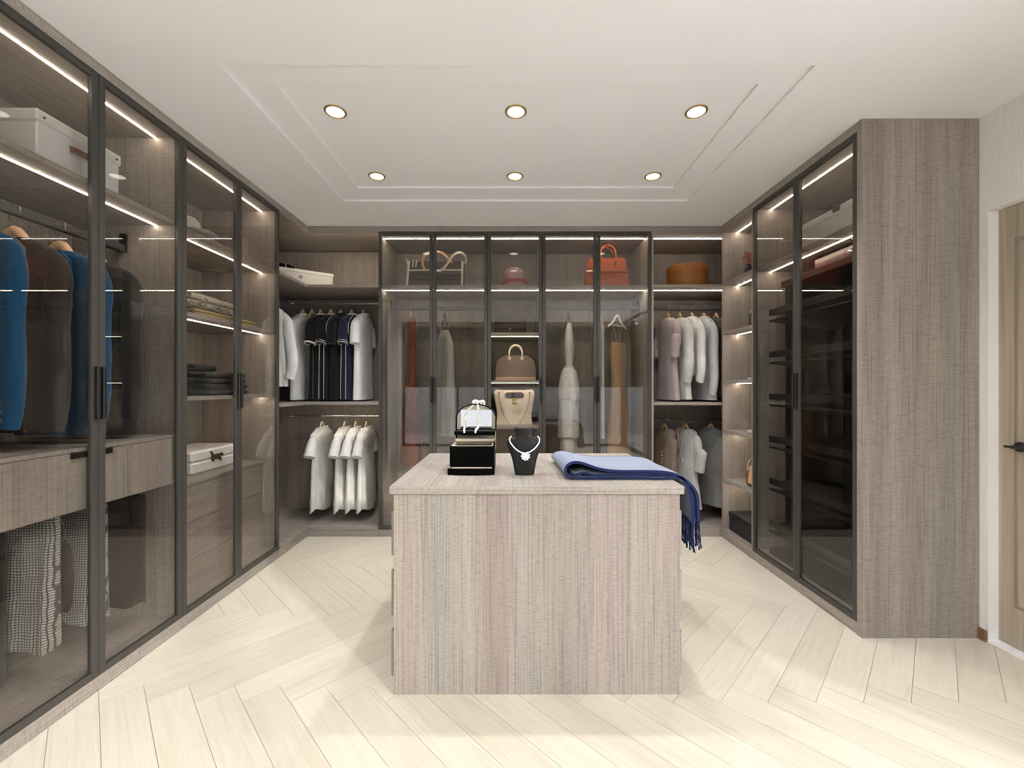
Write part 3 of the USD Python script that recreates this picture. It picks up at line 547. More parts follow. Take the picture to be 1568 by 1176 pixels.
# open corner, upper rail
yr = YBF + .31; HT = 2.106
hm = None
ups = [(-2.035, 'white_cotton', 'white T-shirt hanging at the left end of the upper corner rail', None, None, .72), (-1.945, None, None, None, None, 0), (-1.862, 'black_cotton', 'black T-shirt with broad white sleeve cuffs, upper corner rail', 'white_cotton', 'cuff', .74),
       (-1.762, 'black_cotton', 'black T-shirt with thin white piping beside the white-cuffed one', 'white_cotton', None, .74), (-1.668, 'black_cotton', 'plain black T-shirt beside the navy one on the upper corner rail', None, None, .74), (-1.560, 'navy_cotton', 'navy T-shirt with white stitching between black and white shirts', 'white_cotton', None, .74), (-1.445, 'white_cotton', 'white T-shirt hanging at the right end of the upper corner rail', None, None, .75)]
names = ['white T-shirt at the left end', 'bare gap left of the black shirts', 'white-cuffed black T-shirt', 'white-piped black T-shirt', 'plain black T-shirt', 'navy T-shirt', 'white T-shirt at the right end']
h0 = None
for k, (x, col, lab, trim, cuff, ln) in enumerate(ups):
    hl = f'beech hanger on the upper corner rail, above the {names[k]}' if k != 1 else 'bare beech hanger showing its arm beside the black T-shirts'
    if h0 is None: h0 = hanger('wooden_hanger', hl, (x, yr, HT), math.pi / 2, 'beech', .15, .13, .054, 'beech hangers on the upper corner rail')
    else: dup(h0, (x, yr, HT), label=hl)
    if col: tee('t_shirt', lab, (x, yr, HT - .062), math.pi / 2, col, length=HT - .062 - 1.228, thick=.036 if k not in (0, 6) else .044, trim=trim if not cuff else 'grey_lapel', cuff='white_cotton' if cuff else None, collar='white_cotton' if cuff else None, seed=10 + k, slim=.95, fold=.003, sl=.205)
wsx, wsy = -2.17, 3.72
hanger('wooden_hanger', 'hanger holding the crumpled white shirt on the left corner rail', (xr, wsy, HT), 0, 'beech', .14, .13, .054)
coat('shirt', 'crumpled white long-sleeved shirt hanging left in the open corner', 'shirt', (xr, wsy, 2.054), 0, 'white_cotton', .70, width=.185, thick=.045, sl=.52, seed=21, fold=.014, sleeve_r=(.050, .044), shoulder=.185, sleeve_x=.20, sx_off=.022, neck=.08)
# open corner, lower rail: four white T-shirts
lows = [(-1.850, 'leftmost'), (-1.627, 'second from the left'), (-1.520, 'third from the left'), (-1.415, 'rightmost')]
h1 = t1 = None
for k, (x, w) in enumerate(lows):
    hl, tl = f'pale wooden hanger on the lower corner rail, {w} of four', f'white T-shirt on the lower corner rail, {w} of the four'
    if k == 0:
        h1 = hanger('wooden_hanger', hl, (x, yr, 1.018), math.pi / 2, 'pale_beech', .14, .14, .049, 'pale hangers on the lower corner rail')
        t1 = tee('t_shirt', tl, (x, yr, .956), math.pi / 2, 'offwhite_cotton', length=.766, thick=.039, seed=31, slim=.98, fold=.012, hem=.022, sl=.16, flare=(.55, .85, 1.1, 1.16), out=.034, group='white T-shirts on the lower corner rail', rough=.006)
    else: dup(h1, (x, yr, 1.018), label=hl); dup(t1, (x, yr, .956), label=tl)

# right end of the back wall
ups = [(1.515, 'coat', 'mauve half-sleeved long shirt, leftmost on the right upper rail', 'mauve_cotton'), (1.632, 'coat', 'ivory blouse with full sleeve beside the mauve shirt', 'ivory_cotton'), (1.748, 'coat', 'short white textured cardigan in the middle of the right upper rail', 'white_cotton'), (1.865, 'coat', 'pale grey long-sleeved shirt, right upper rail', 'palegrey_cotton'), (1.985, 'coat', 'dark shirt mostly hidden behind the corner panel, right upper rail', 'charcoal_cotton')]
h2 = None
for k, (x, _, lab, col) in enumerate(ups):
    hl = 'beech hanger holding the ' + ['mauve long shirt', 'ivory blouse', 'white cardigan', 'pale grey shirt', 'hidden dark shirt'][k]
    if h2 is None: h2 = hanger('wooden_hanger', hl, (x, yr, 2.074), -math.pi / 2, 'beech', .145, .13, .041, 'beech hangers on the right upper rail', hr=.024)
    else: dup(h2, (x, yr, 2.074), label=hl)
    ln = (.785, .78, .56, .785, .75)[k]; sl = (.27, .50, .50, .62, .55)[k]
    coat(('long_shirt', 'blouse', 'cardigan', 'shirt', 'shirt')[k], lab, ('shirt', 'blouse', 'cardigan', 'shirt', 'shirt')[k], (x, yr, 2.012), -math.pi / 2 + .10, col, ln, width=(.175, .160, .165, .165, .165)[k], thick=(.042, .040, .038, .042, .038)[k], hem_w=(.215, .20, .185, .205, .195)[k], sl=sl, seed=40 + k, fold=.006,
         sleeve_r=((.052, .052), (.056, .046), (.050, .046), (.052, .045), (.048, .042))[k], puff=(0, .15, 0, 0, 0)[k], shoulder=.185, sleeve_x=.182, sx_off=.016, collar_col=None if k in (0, 1, 4) else col, neck=.080)
lows = [(1.487, 'brown lace blouse with a front row of pearl buttons, lower right rail', 'blouse', 'brown_lace', 'brown lace blouse'), (1.690, 'pale linen wrap blouse with tied waist, lower right rail', 'blouse', 'linen_cotton', 'pale wrap blouse'), (1.935, 'dark grey buttoned collar shirt, lower right rail', 'shirt', 'grey_cotton', 'dark grey shirt')]
h3 = None
for k, (x, lab, ct, col, nm) in enumerate(lows):
    hl = f'beech hanger on the lower right rail holding the {nm}'; rz = -math.pi / 2 + (.35, .35, .45)[k]
    if h3 is None: h3 = hanger('wooden_hanger', hl, (x, yr, .995), rz, 'beech', .125, .125, .038, 'beech hangers on the lower right rail', hr=.0165 / .88)
    else: dup(h3, (x, yr, .995), rz, label=hl)
    c = coat(('blouse', 'blouse', 'shirt')[k], lab, ct, (x, yr, .945), rz, col, (.70, .74, .73)[k], width=(.155, .145, .160)[k], hem_w=(.17, .195, .195)[k], thick=.048, sl=(0, .27, .50)[k], seed=50 + k, fold=.012, sleeve_r=((.046, .046), (.046, .052), (.048, .042))[k], shoulder=(.150, .165, .172)[k], sleeve_x=(.165, .188, .185)[k], collar_col='grey_cotton' if k == 2 else None, buttons=5 if k == 2 else 0, neck=.075)
    if k == 0:
        for q in range(7): c.add('pearl_button', ball((.02, -.052, -.22 - .035 * q), .005, 1), 'pearl', smooth=True)
    if k == 1:
        for sx in (-1, 1):
            g = tube([(sx * .055, -.048, -.02), (sx * .02, -.062, -.16), (-sx * .035, -.066, -.32)], .006, 8, 16); c.add('wrap_edge', g, col, smooth=60)
        c.add('waist_tie', cat([softbox(.10, .05, .07, .024, .006, 20, 3, 3).apply_translation((-.08, -.085, -.37)), tube([(-.10, -.09, -.35), (-.12, -.10, -.42), (-.10, -.095, -.50)], np.linspace(.018, .026, 14), 10, 14)]), 'offwhite_cotton', smooth=60, label='knotted pale waist tie')

# dresses behind the middle glass
def dress(name, label, loc, rz, col, rows, straps=None, fold=.012, k=5, seed=0, tiers=None, p=.8, belt=None):
    t = Thing(name, label, 'dress', loc, rz); t.add('skirt' if tiers else 'body', shell(rows, fold=fold, k=k, seed=seed, p=p, start=.3, lvl=44), col, smooth=60)
    for q, (z0, z1, hw, ht, hw1, ht1) in enumerate(tiers or []):
        t.add('tier', shell([(z0, 0, 0, hw, ht), (z0 - .04, 0, 0, (hw + hw1) / 2, (ht + ht1) / 2), (z1, 0, 0, hw1, ht1)], fold=.010, k=6, seed=seed + q, p=.8, start=0, lvl=12, hem=.008), col, smooth=60)
    for s_ in straps or []: t.add('strap', tube(s_, .004, 6, 14), col, smooth=60)
    if belt: t.add('sash', ring(*belt), col, smooth=60)
    return t
def thin_hanger(label, loc, rz, material, half=.11, drop=.12, hook=.04, bar=None): return hanger('dress_hanger', label, loc, rz, material, half, drop, hook, bar=bar, hr=.024 / max(.5, abs(math.sin(rz))))
thin_hanger('pinkish wooden hanger holding the rust dress', (-.985, yr, 2.075), math.pi / 2 + .25, 'peach_wood')
dress('long_dress', 'long rust-red silk dress behind the left glass doors', (-.985, yr, 2.02), math.pi / 2 + .35, 'rust_silk', [(0, 0, 0, .075, .035), (-.05, 0, 0, .14, .045), (-.14, 0, 0, .17, .05), (-.42, 0, 0, .13, .05), (-.7, 0, 0, .17, .065), (-1.05, 0, 0, .20, .08), (-1.40, 0, 0, .22, .095)], fold=.022, k=7, seed=61)
thin_hanger('thin dark hanger holding the grey-beige dress', (-.655, yr, 2.075), math.pi / 2 + .6, 'dark_ceramic', .06, .10)
dress('long_dress', 'grey-beige sleeveless draped dress behind the left glass doors', (-.655, yr, 1.90), math.pi / 2 + .75, 'greige_silk', [(0, .0, 0, .045, .02), (-.06, 0, 0, .09, .035), (-.18, 0, 0, .135, .045), (-.5, 0, 0, .14, .055), (-.85, 0, 0, .15, .06), (-1.02, 0, 0, .15, .065)], straps=[[(-.03, -.02, -.01), (-.04, -.02, .06), (0, 0, .12)], [(.03, .02, -.01), (.05, .02, .06), (0, 0, .12)]], fold=.016, k=6, seed=62)
thin_hanger('dark wooden hanger holding the white tiered dress', (.55, yr, 2.075), -math.pi / 2 - .5, 'darkbrown_leather', .10, .15)
dress('tiered_dress', 'long white dress with three tiers and tied waist behind glass', (.555, yr, 1.97), -math.pi / 2 - .25, 'ivory_cotton', [(0, 0, 0, .05, .024), (-.08, 0, 0, .09, .034), (-.25, 0, 0, .12, .045), (-.43, 0, 0, .065, .035), (-.52, 0, 0, .14, .07), (-1.2, 0, 0, .16, .075), (-1.55, 0, 0, .17, .08)], fold=.010, k=6, seed=63,
      tiers=[(-.43, -.74, .066, .040, .165, .10), (-.72, -1.10, .158, .088, .17, .092)], belt=(.068, .042, -.43, .010))
hanger('dress_hanger', 'slim hanger holding the narrow cream robe', (.862, yr, 2.03), -math.pi / 2, 'tan_leather', .10, .10, .085, hr=.024)
dress('robe', 'narrow cream robe hanging edge-on behind the right glass doors', (.862, yr, 1.985), -math.pi / 2 - .05, 'cream_silk', [(0, 0, 0, .05, .010), (-.07, 0, 0, .15, .014), (-.3, 0, 0, .16, .018), (-.75, 0, 0, .16, .022), (-1.12, 0, 0, .17, .026)], fold=.004, seed=64)
thin_hanger('white hanger with a bar holding the tan slip dress', (1.025, yr, 2.060), -math.pi / 2 - .9, 'white_paint', .14, .12, .055, bar=-.115)
dress('slip_dress', 'tan satin slip dress with thin straps behind the right glass doors', (1.03, yr, 1.78), -math.pi / 2 - .75, 'tan_silk', [(0, 0, 0, .115, .035), (-.05, 0, 0, .125, .045), (-.2, 0, 0, .115, .05), (-.36, 0, 0, .095, .045), (-.7, 0, 0, .13, .055), (-1.10, 0, 0, .15, .065)], straps=[[(sx * .08, sy * .03, -.01), (sx * .085, sy * .02, .08), (sx * .09, 0, .16)] for sx in (-1, 1) for sy in (-1, 1)], fold=.014, k=6, seed=65)

# ------------------------------------------------------------------ boxes, hats, bags on the shelves
def lidded(name, label, loc, rz, w, d, h, lid_h, material, lid_over=.006, r=.006, **kw):
    """A box with a lid; origin at the middle of its base, front towards -y."""
    t = Thing(name, label, 'box', loc, rz)
    t.add('body', box(-w / 2, w / 2, -d / 2, d / 2, 0, h - lid_h + .004, r), material)
    t.add('lid', box(-w / 2 - lid_over, w / 2 + lid_over, -d / 2 - lid_over, d / 2 + lid_over, h - lid_h, h, r), material)
    return t
b = lidded('storage_box', 'large white storage box with brown leather handle, upper left shelf', (-2.18, 1.965, SH + .0008), math.pi / 2, .375, .38, .248, .052, 'white_card')
b.add('leather_handle', sweep(smooth_path([(-.055, -.190, .150), (-.03, -.203, .150), (0, -.206, .148), (.03, -.203, .150), (.055, -.190, .150)], 16), rect(.006, .026), up=(0, 0, 1)), 'brown_leather', label='brown leather pull strap')
for x in (-.165, .165): b.add('rivet', move(lathe([(0, 0), (.0055, 0), (.0055, .003), (0, .0035)], 14), (x, -.196, .220), rx=math.pi / 2), 'dark_pewter')
# the felt hat in the second left unit
t = Thing('brimmed_hat', 'white wide-brimmed hat on the upper shelf, second left wardrobe', 'hat', (-2.06, 2.655, SH + .0008))
t.add('crown', lathe([(.0, .004), (.105, .004), (.108, .012), (.100, .06), (.088, .115), (.070, .135), (.035, .128), (0, .124)], 40), 'hat_wool', smooth=60)
a_ = np.arange(48) * 2 * np.pi / 48
t.add('brim', loft([np.stack([r * np.cos(a_), r * np.sin(a_), z + w * np.cos(2 * a_)], 1) for r, z, w in [(.100, .012, 0), (.15, .020, .006), (.19, .028, .012), (.192, .030, .012), (.19, .032, .012), (.15, .025, .006), (.100, .018, 0)]], cap=False), 'hat_wool', smooth=60)
def fold_pile(name, label, category, loc, rz, layers, w, d, th, material, seed=0, amp=.006, freq=18, jit=.012):
    t = Thing(name, label, category, loc, rz); g = np.random.default_rng(seed); z = .0
    for k in range(layers):
        m = softbox(w + g.uniform(-jit, jit), d + g.uniform(-jit, jit), th, th * .48, amp, freq, seed + k); m.apply_translation((g.uniform(-jit, jit) / 2, g.uniform(-jit, jit) / 2, z)); t.add('fold', m, material, smooth=70); z += th * .9
    return t
fold_pile('folded_sweater', 'mustard yellow sweater folded at the bottom of the lit shelf pile', 'sweater', (-2.06, 2.90, 1.7955), math.pi / 2, 2, .62, .27, .022, 'mustard_wool', 71, .005, 22)
fold_pile('folded_sweater', 'cream and black melange sweater folded on the mustard one', 'sweater', (-2.08, 2.80, 1.851), math.pi / 2, 2, .46, .25, .046, 'cream_knit', 72, .012, 12)
for k in range(4):
    m = Thing('folded_towel', ['dark grey folded knit at the bottom of the shelf pile', 'dark grey folded knit, second from the bottom of the pile', 'dark grey folded knit, third from the bottom of the pile', 'dark grey folded knit on top of the pile, under the hat'][k], 'knitwear', (-2.03 + .004 * (k % 2), 2.86 - .006 * k, 1.3010 + .0375 * k), math.pi / 2, 'dark grey folded knits on the left middle shelf')
    m.add('fold', softbox(.44 - .012 * k, .25, .034, .016, .004, 30, 80 + k), 'darkgrey_knit', smooth=70)
t = Thing('felt_cap', 'black felt cap lying on the dark grey folded knits', 'hat', (-2.06, 2.74, 1.455)); t.add('crown', softbox(.17, .22, .045, .022, .010, 14, 91), 'black_felt', smooth=70); t.add('visor', move(softbox(.12, .16, .012, .006, .002, 14, 92), (.03, -.10, .004)), 'black_felt', smooth=70)
t = lidded('storage_box', 'black square box standing beside the dark grey folded knits', (-2.05, 2.492, 1.2988), math.pi / 2, .17, .22, .105, .03, 'black_card')
# white jewel box with the pouncing-cat clasp on the drawers
t = Thing('lacquer_box', 'white lacquer box with gilt leopard clasp on the left drawers', 'box', (-2.235, 2.985, CH + .0008), math.pi / 2)
t.add('body', box(-.24, .24, -.165, .165, 0, .080, .012), 'white_card'); t.add('lid', box(-.24, .24, -.165, .165, .082, .150, .012), 'white_card')
lp = Polygon([(-.05, -.008), (-.046, -.022), (-.036, -.024), (-.034, -.010), (-.02, -.006), (.012, -.006), (.022, -.020), (.034, -.026), (.038, -.020), (.028, -.008), (.030, .004), (.044, .006), (.052, .002), (.058, .008), (.052, .020), (.044, .022), (.036, .018), (.0, .020), (-.028, .018), (-.040, .024), (-.052, .040), (-.060, .046), (-.064, .042), (-.054, .030), (-.050, .014)]).buffer(.0025)
t.add('leopard_clasp', prism(lp, -.173, -.1652, 'xz').apply_translation((-.01, 0, .085)), 'dark_pewter', label='dark gilt pouncing leopard')
# box in the open corner
ang = math.atan2(.322, .45); ux, uy = math.cos(ang), math.sin(ang); fcx, fcy = (-2.13 - 1.68) / 2, (3.678 + 4.0) / 2; cx, cy = fcx - uy * .14, fcy + ux * .14
t = lidded('storage_box', 'off-white flat box turned askew on the open corner shelf', (cx, cy, SH + .0008), ang, .545, .272, .137, .03, 'offwhite_leather', .003, .004)
t.add('emblem_disc', move(lathe([(0, 0), (.017, 0), (.017, .003), (0, .0035)], 24), (-.005, -.1362, .070), rx=math.pi / 2), 'grey_disc', label='round grey emblem')
t = Thing('rolled_belt', 'black belt coiled on top of the off-white corner box', 'belt', (-2.02 - uy * .05, 3.768 + ux * .05, SH + .1375), ang)
a_ = np.linspace(0, 4.2 * np.pi, 90); t.add('strap', sweep(np.stack([(.085 - .0035 * a_) * np.cos(a_), (.055 - .0022 * a_) * np.sin(a_), np.full(90, .017)], 1), rect(.004, .034), up=(0, 0, 1)), 'black_lacquer'); t.add('buckle', box(.005, .013, -.064, -.050, .001, .034, .002), 'silver')

yb = 4.10
# dark striped-trim tote on the upper shelf
t = Thing('tote_bag', 'dark brown tote with cream leather trim and looped handles, upper shelf', 'bag', (-.725, yb, SH + .003))
pr = Polygon([(-.265, 0), (.265, 0), (.262, .26), (-.245, .26)]); t.add('body', prism(pr, -.08, .08, 'xz'), 'darkbrown_leather')
def strip(p0, p1, w, y=-.082, d=.006): 
    p0, p1 = np.array(p0), np.array(p1); n = np.array([-(p1 - p0)[1], (p1 - p0)[0]]); n = n / np.linalg.norm(n) * w / 2; return prism(Polygon([p0 + n, p1 + n, p1 - n, p0 - n]), y - d / 2, y + d / 2, 'xz')
for a, b_ in (((-.272, 0), (-.25, .262)), ((.250, 0), (.256, .262)), ((-.262, .175), (.256, .180))): t.add('leather_trim', strip(a, b_, .020 if a[1] == 0 else .014), 'cream_leather', label='cream leather binding')
for x in (-.215, -.185): t.add('tassel', sweep([(x, -.086, .205), (x + .006, -.094, .235), (x + .008, -.088, .268)], rect(.011, .004), up=(0, 1, 0)), 'cream_leather')
t.add('side_tab', prism(Polygon([(-.25, .255), (-.292, .305), (-.284, .262), (-.262, .235)]), -.05, -.02, 'xz'), 'tan_leather')
up_ = lambda pts, n=40: sweep(smooth_path(pts, n), rect(.004, .020), up=(0, 1, 0))
t.add('handle', sweep(smooth_path([(-.09, -.092, .175), (-.118, -.10, .25), (-.085, -.10, .325), (.0, -.09, .352), (.085, -.09, .325), (.14, -.092, .265), (.175, -.06, .25)], 44), rect(.022, .005), up=(0, 1, 0)), 'tan_leather', smooth=40)
t.add('handle', sweep(smooth_path([(.055, -.100, .175), (.10, -.112, .205), (.155, -.115, .285), (.22, -.10, .338), (.265, -.07, .335), (.285, -.03, .305), (.27, .0, .262)], 44), rect(.022, .005), up=(0, 1, 0)), 'cream_leather', smooth=40)
# pink hat
t = Thing('cloche_hat', 'pink felt hat with red ribbon on the middle upper shelf', 'hat', (.024, yb, SH + .0008))
t.add('crown', lathe([(0, .002), (.118, .002), (.127, .012), (.124, .05), (.113, .068), (.110, .09), (.108, .13), (.096, .18), (.068, .212), (.03, .222), (0, .223)], 44), 'pink_felt', smooth=60)
t.add('ribbon', lathe([(.110, .066), (.129, .066), (.130, .070), (.128, .094), (.126, .098), (.108, .100)], 44) if 0 else loft([np.stack([r * np.cos(q), r * np.sin(q), 0 * q + z], 1) for r, z in [(.112, .060), (.127, .061), (.128, .066), (.121, .090), (.119, .094), (.108, .095)] for q in [np.arange(44) * 2 * np.pi / 44]], cap=False), 'red_ribbon', smooth=60)
# dark shoulder bag
t = Thing('shoulder_bag', 'dark brown shoulder bag with chain, second shelf of the middle cabinet', 'bag', (-.018, yb, 1.846))
t.add('body', box(-.152, .152, -.055, .055, 0, .195, .012), 'darkbrown_leather'); t.add('flap', box(-.150, .150, -.064, -.0552, .060, .190, .004), 'darkbrown_leather'); t.add('clasp', move(lathe([(0, 0), (.0065, 0), (.0065, .006), (0, .007)], 16), (.0, -.064, .055), rx=math.pi / 2), 'silver', label='small silver clasp')
t.add('strap', tube([(-.14, 0, .19), (-.10, -.01, .222), (-.02, -.01, .205), (.06, -.01, .205), (.12, -.01, .228), (.19, -.01, .205), (.24, -.01, .12), (.235, -.01, .004)], .0032, 8, 60), 'dark_pewter', smooth=60)
# taupe dome bag
t = Thing('dome_handbag', 'taupe domed handbag with cream handles on the lit third shelf', 'bag', (.035, yb, 1.4125)); W2 = .188
a_ = np.linspace(0, np.pi / 2, 14); dome = [(-W2, 0), (W2, 0)] + [(W2 - .115 + .115 * math.cos(q), .135 + .110 * math.sin(q)) for q in a_] + [(-W2 + .115 - .115 * math.sin(q), .135 + .110 * math.cos(q)) for q in a_]
t.add('body', prism(Polygon(dome), -.075, .075, 'xz'), 'taupe_leather'); t.add('base_trim', box(-W2 - .003, W2 + .003, -.079, .079, 0, .032, .004), 'tan_leather', label='tan leather base band')
t.add('zip_edge', tube([(x, -.076, z) for x, z in dome[2:]], .003, 6, 60), 'darkbrown_leather', smooth=60)
for y in (-.05, .05): t.add('handle', tube([(-.060, y - .028 * (y < 0), .205), (-.062, y - .02 * (y < 0), .262), (-.045, y, .315), (0, y, .338), (.045, y, .315), (.062, y - .02 * (y < 0), .262), (.060, y - .028 * (y < 0), .205)], .0075, 10, 44), 'cream_leather', smooth=60, label='cream leather handle')
for x in (-.060, .060): t.add('handle_tab', prism(Polygon([(x - .014, .225), (x + .014, .225), (x + .017, .205), (x, .185), (x - .017, .205)]), -.0815, -.0755, 'xz'), 'cream_leather')
# cream cut-out bag with the interlocked rings
t = Thing('cutout_handbag', 'cream handbag with oval cut-out handle and gold ring emblem', 'bag', (.022, yb, .9905))
out = [(-.172, .335), (-.186, .318), (-.187, .26), (-.176, .19), (-.165, .12), (-.166, .05), (-.172, 0), (.172, 0), (.166, .05), (.165, .12), (.176, .19), (.187, .26), (.186, .318), (.172, .335), (.1, .330), (0, .328), (-.1, .330)]
o2 = smooth_path(out[:7], 30).tolist() + smooth_path(out[7:14], 30).tolist() + out[14:]
slot = affinity.translate(sbox(-.062, -.0001, .062, .0001).buffer(.031), 0, .278)
t.add('body', prism(Polygon(o2).difference(slot), -.050, .050, 'xz'), 'cream_leather')
sl_r = np.array(slot.exterior.coords)[::3]; sl_r = np.vstack([sl_r, sl_r[:2]]); t.add('cutout_rim', tube(np.stack([sl_r[:, 0], np.full(len(sl_r), -.051), sl_r[:, 1]], 1), .004, 8), 'tan_leather', smooth=60)
for x in (-.146, .146): t.add('grommet', move(lathe([(0, 0), (.010, 0), (.010, .004), (.0, .0045)], 18), (x, -.050, .300), rx=math.pi / 2), 'brown_leather', smooth=40)
for sx in (-1, 1): t.add('chain', tube([(sx * .146, -.0525, .296), (sx * .138, -.0525, .22), (sx * .110, -.0525, .12), (sx * .045, -.0525, .006)], .0026, 8, 24), 'gold', smooth=60)
for sx in (-1, 1):
    q = np.linspace(.72, 2 * np.pi - .72, 26); t.add('emblem_ring', tube(np.stack([sx * (.0095 + .022 * np.cos(q)), np.full(26, -.0535), 0.220 + .022 * np.sin(q)], 1), .0034, 8), 'gold', smooth=60)
# orange bag
t = Thing('handbag', 'orange structured handbag with flap and lock, right upper shelf', 'bag', (.905, yb, SH + .0008))
m = loft([np.array([(-w, -d, z), (w, -d, z), (w, d, z), (-w, d, z)]) for w, d, z in [(.200, .085, .0), (.207, .088, .012), (.193, .070, .16), (.172, .050, .30), (.168, .047, .305)]])
t.add('body', m, 'orange_leather')
def face(x0, x1, z0, z1, dd): 
    f = lambda z: -(.088 - (z - .012) * .132 + dd); return np.array
t.add('flap', loft([np.array([(-w, -d - .006, z), (w, -d - .006, z), (w, -d + .004, z), (-w, -d + .004, z)]) for w, d, z in [(.178, .071, .175), (.170, .052, .300)]]), 'orange_leather')
t.add('belt', cat([loft([np.array([(-.205, -.073 - .010, .165), (.198, -.073 - .010, .165), (.198, -.07, .165), (-.205, -.07, .165)]), np.array([(-.205, -.070 - .010, .188), (.198, -.070 - .010, .188), (.198, -.067, .188), (-.205, -.067, .188)])])]), 'orange_leather')
t.add('turn_lock', box(.012, .050, -.089, -.082, .166, .186, .002), 'gold', label='gold turn lock'); t.add('buckle', box(.085, .105, -.088, -.082, .164, .188, .002), 'gold')
t.add('padlock', cat([box(-.014, .004, -.094, -.086, .048, .070, .002), tube([(-.012, -.09, .068), (-.010, -.09, .082), (-.005, -.09, .088), (0, -.09, .082), (.002, -.09, .068)], .002, 6, 16)]), 'gold', label='small gold padlock')
t.add('clochette', prism(Polygon([(.068, .262), (.084, .262), (.088, .225), (.064, .225)]), -.072, -.062, 'xz'), 'brown_leather')
for y in (-.052, .052): t.add('handle', tube([(-.058, y, .27), (-.060, y, .345), (-.040, y * .8, .405), (.012, y * .7, .432), (.064, y * .8, .405), (.086, y, .345), (.086, y, .27)], .0075, 10, 44), 'orange_leather', smooth=60)
# hat box
t = Thing('hat_box', 'round caramel leather hat box on the right open upper shelf', 'box', (1.700, 4.13, SH + .0008)); t.add('drum', lathe([(0, 0), (.182, 0), (.184, .004), (.184, .170), (0, .170)], 56), 'hatbox_leather', smooth=40); t.add('lid', lathe([(0, .170), (.188, .170), (.189, .174), (.189, .226), (.184, .232), (0, .233)], 56), 'hatbox_leather', smooth=40)

# ------------------------------------------------------------------ right run
t = lidded('storage_box', 'white lidded storage box with dark clip, upper right shelf', (2.20, 2.70, SH + .0008), -math.pi / 2, .62, .33, .205, .045, 'white_card')
t.add('clip', box(.02, .075, -.181, -.168, .175, .214, .004), 'dark_pewter', label='dark clip on the lid edge')
# black shoe rack with paired slanting trays
t = Thing('shoe_rack', 'black tower shoe rack with pairs of slanting trays behind glass', 'shoe rack', (2.16, 2.82, PL + .018))
z0 = PL + .018; ya, yb_ = 2.40, 3.215
t.add('base', box(1.96, 2.42, ya - .02, yb_ + .02, z0 + .001, z0 + .05, .004), 'shoe_rack_black', world=True); t.add('lower_deck', box(2.065, 2.43, ya, yb_, .275, .295, .003), 'shoe_rack_black', world=True)
for y in (ya, yb_ - .016): t.add('side_panel', box(2.068, 2.43, y, y + .016, z0 + .052, 2.10, .002), 'shoe_rack_black', world=True)
t.add('back_plate', box(2.40, 2.415, ya + .017, yb_ - .017, .296, 2.10), 'shoe_rack_black', world=True)
t.add('crown_board', box(2.045, 2.44, ya - .015, yb_ + .015, 2.105, 2.150, .004), 'rack_brown', world=True, label='dark red-brown top board'); t.add('top_case', box(2.10, 2.42, 2.50, 2.95, 2.151, 2.235, .006), 'rack_brown', world=True)
t.add('knob', ball((2.093, 2.62, 2.19), .018), 'silver', world=True, smooth=True)
for k in range(6):
    zt_ = 1.885 - .315 * k
    for s_, (dz, slope) in enumerate(((.0, .10 - .0 * k), (-.045, -.14))):
        x0, x1 = 1.935, 2.395; h_ = slope * (x1 - x0)
        pr = Polygon([(x0, zt_ + dz), (x1, zt_ + dz + h_), (x1, zt_ + dz + h_ + .012), (x0 + .012, zt_ + dz + .012), (x0 + .012, zt_ + dz + .034 * (s_ == 0) + .012), (x0, zt_ + dz + .034 * (s_ == 0) + .012)])
        t.add('tray', prism(pr, ya + .02, yb_ + .04 - .06, 'xz'), 'shoe_rack_black', world=True)
# display shelf things
t = Thing('dried_flowers', 'small reddish dried flower bunch on the top display shelf', 'dried flowers', (1.985, 3.56, 2.2805)); g = np.random.default_rng(5)
t.add('vase', lathe([(0, 0), (.028, 0), (.036, .02), (.034, .06), (.020, .085), (.022, .095), (.017, .095), (.015, .02), (0, .015)], 24), 'dark_ceramic', smooth=50)
st, hd = [], []
for k in range(26):
    e = np.array([g.normal(0, .018), g.normal(0, .024), g.uniform(.12, .215)]); st.append(tube([(0, 0, .05), e * [.4, .4, .6] , e], .0014, 5, 8)); hd += [ball(e + g.normal(0, .008, 3), g.uniform(.004, .008), 1) for _ in range(3)]
t.add('stems', cat(st), 'dried_flower', kind='stuff'); t.add('flower_heads', cat(hd), 'dried_flower', smooth=True, kind='stuff')
t = Thing('bottle', 'dark ceramic bottle on the second display shelf', 'bottle', (1.985, 3.46, 1.8425)); t.add('bottle_body', lathe([(0, 0), (.045, 0), (.052, .01), (.052, .10), (.040, .135), (.016, .15), (.014, .17), (0, .17)], 32), 'dark_ceramic', smooth=50); t.add('stopper', lathe([(0, .171), (.018, .171), (.018, .190), (0, .192)], 20), 'dark_pewter', smooth=40)
t = Thing('bead_necklace', 'silver bead necklace heaped on the third display shelf', 'necklace', (1.965, 3.48, 1.4098)); bs = [ball((.032 * math.cos(q) * (1 - .3 * j), .032 * math.sin(q), .006 + .008 * j), .0055, 1) for j in range(2) for q in np.linspace(0, 6.28, 18)[:-1]] + [ball((.012 + .014 * math.sin(q * .6), -.005, .018 + .0085 * q), .0045, 1) for q in range(13)]
t.add('beads', cat(bs), 'silver', smooth=True, kind='stuff'); t.add('stand', tube([(.02, 0, .0), (.028, 0, .06), (.022, 0, .13)], .003, 8, 12), 'steel', smooth=60)
t = Thing('dish', 'small pale gold oval dish on the fourth display shelf', 'dish', (1.975, 3.46, .9665)); q = np.arange(36) * 2 * np.pi / 36
t.add('bowl', loft([np.stack([r * np.cos(q), 1.5 * r * np.sin(q), 0 * q + z], 1) for r, z in [(.022, .0), (.040, .006), (.046, .026), (.043, .026), (.036, .010), (.0, .008)]]), 'cream_leather', smooth=50); t.add('ring', move(ring(.014, .014, 0, .003), (.0, .01, .034), rx=.9), 'dark_pewter', smooth=60)
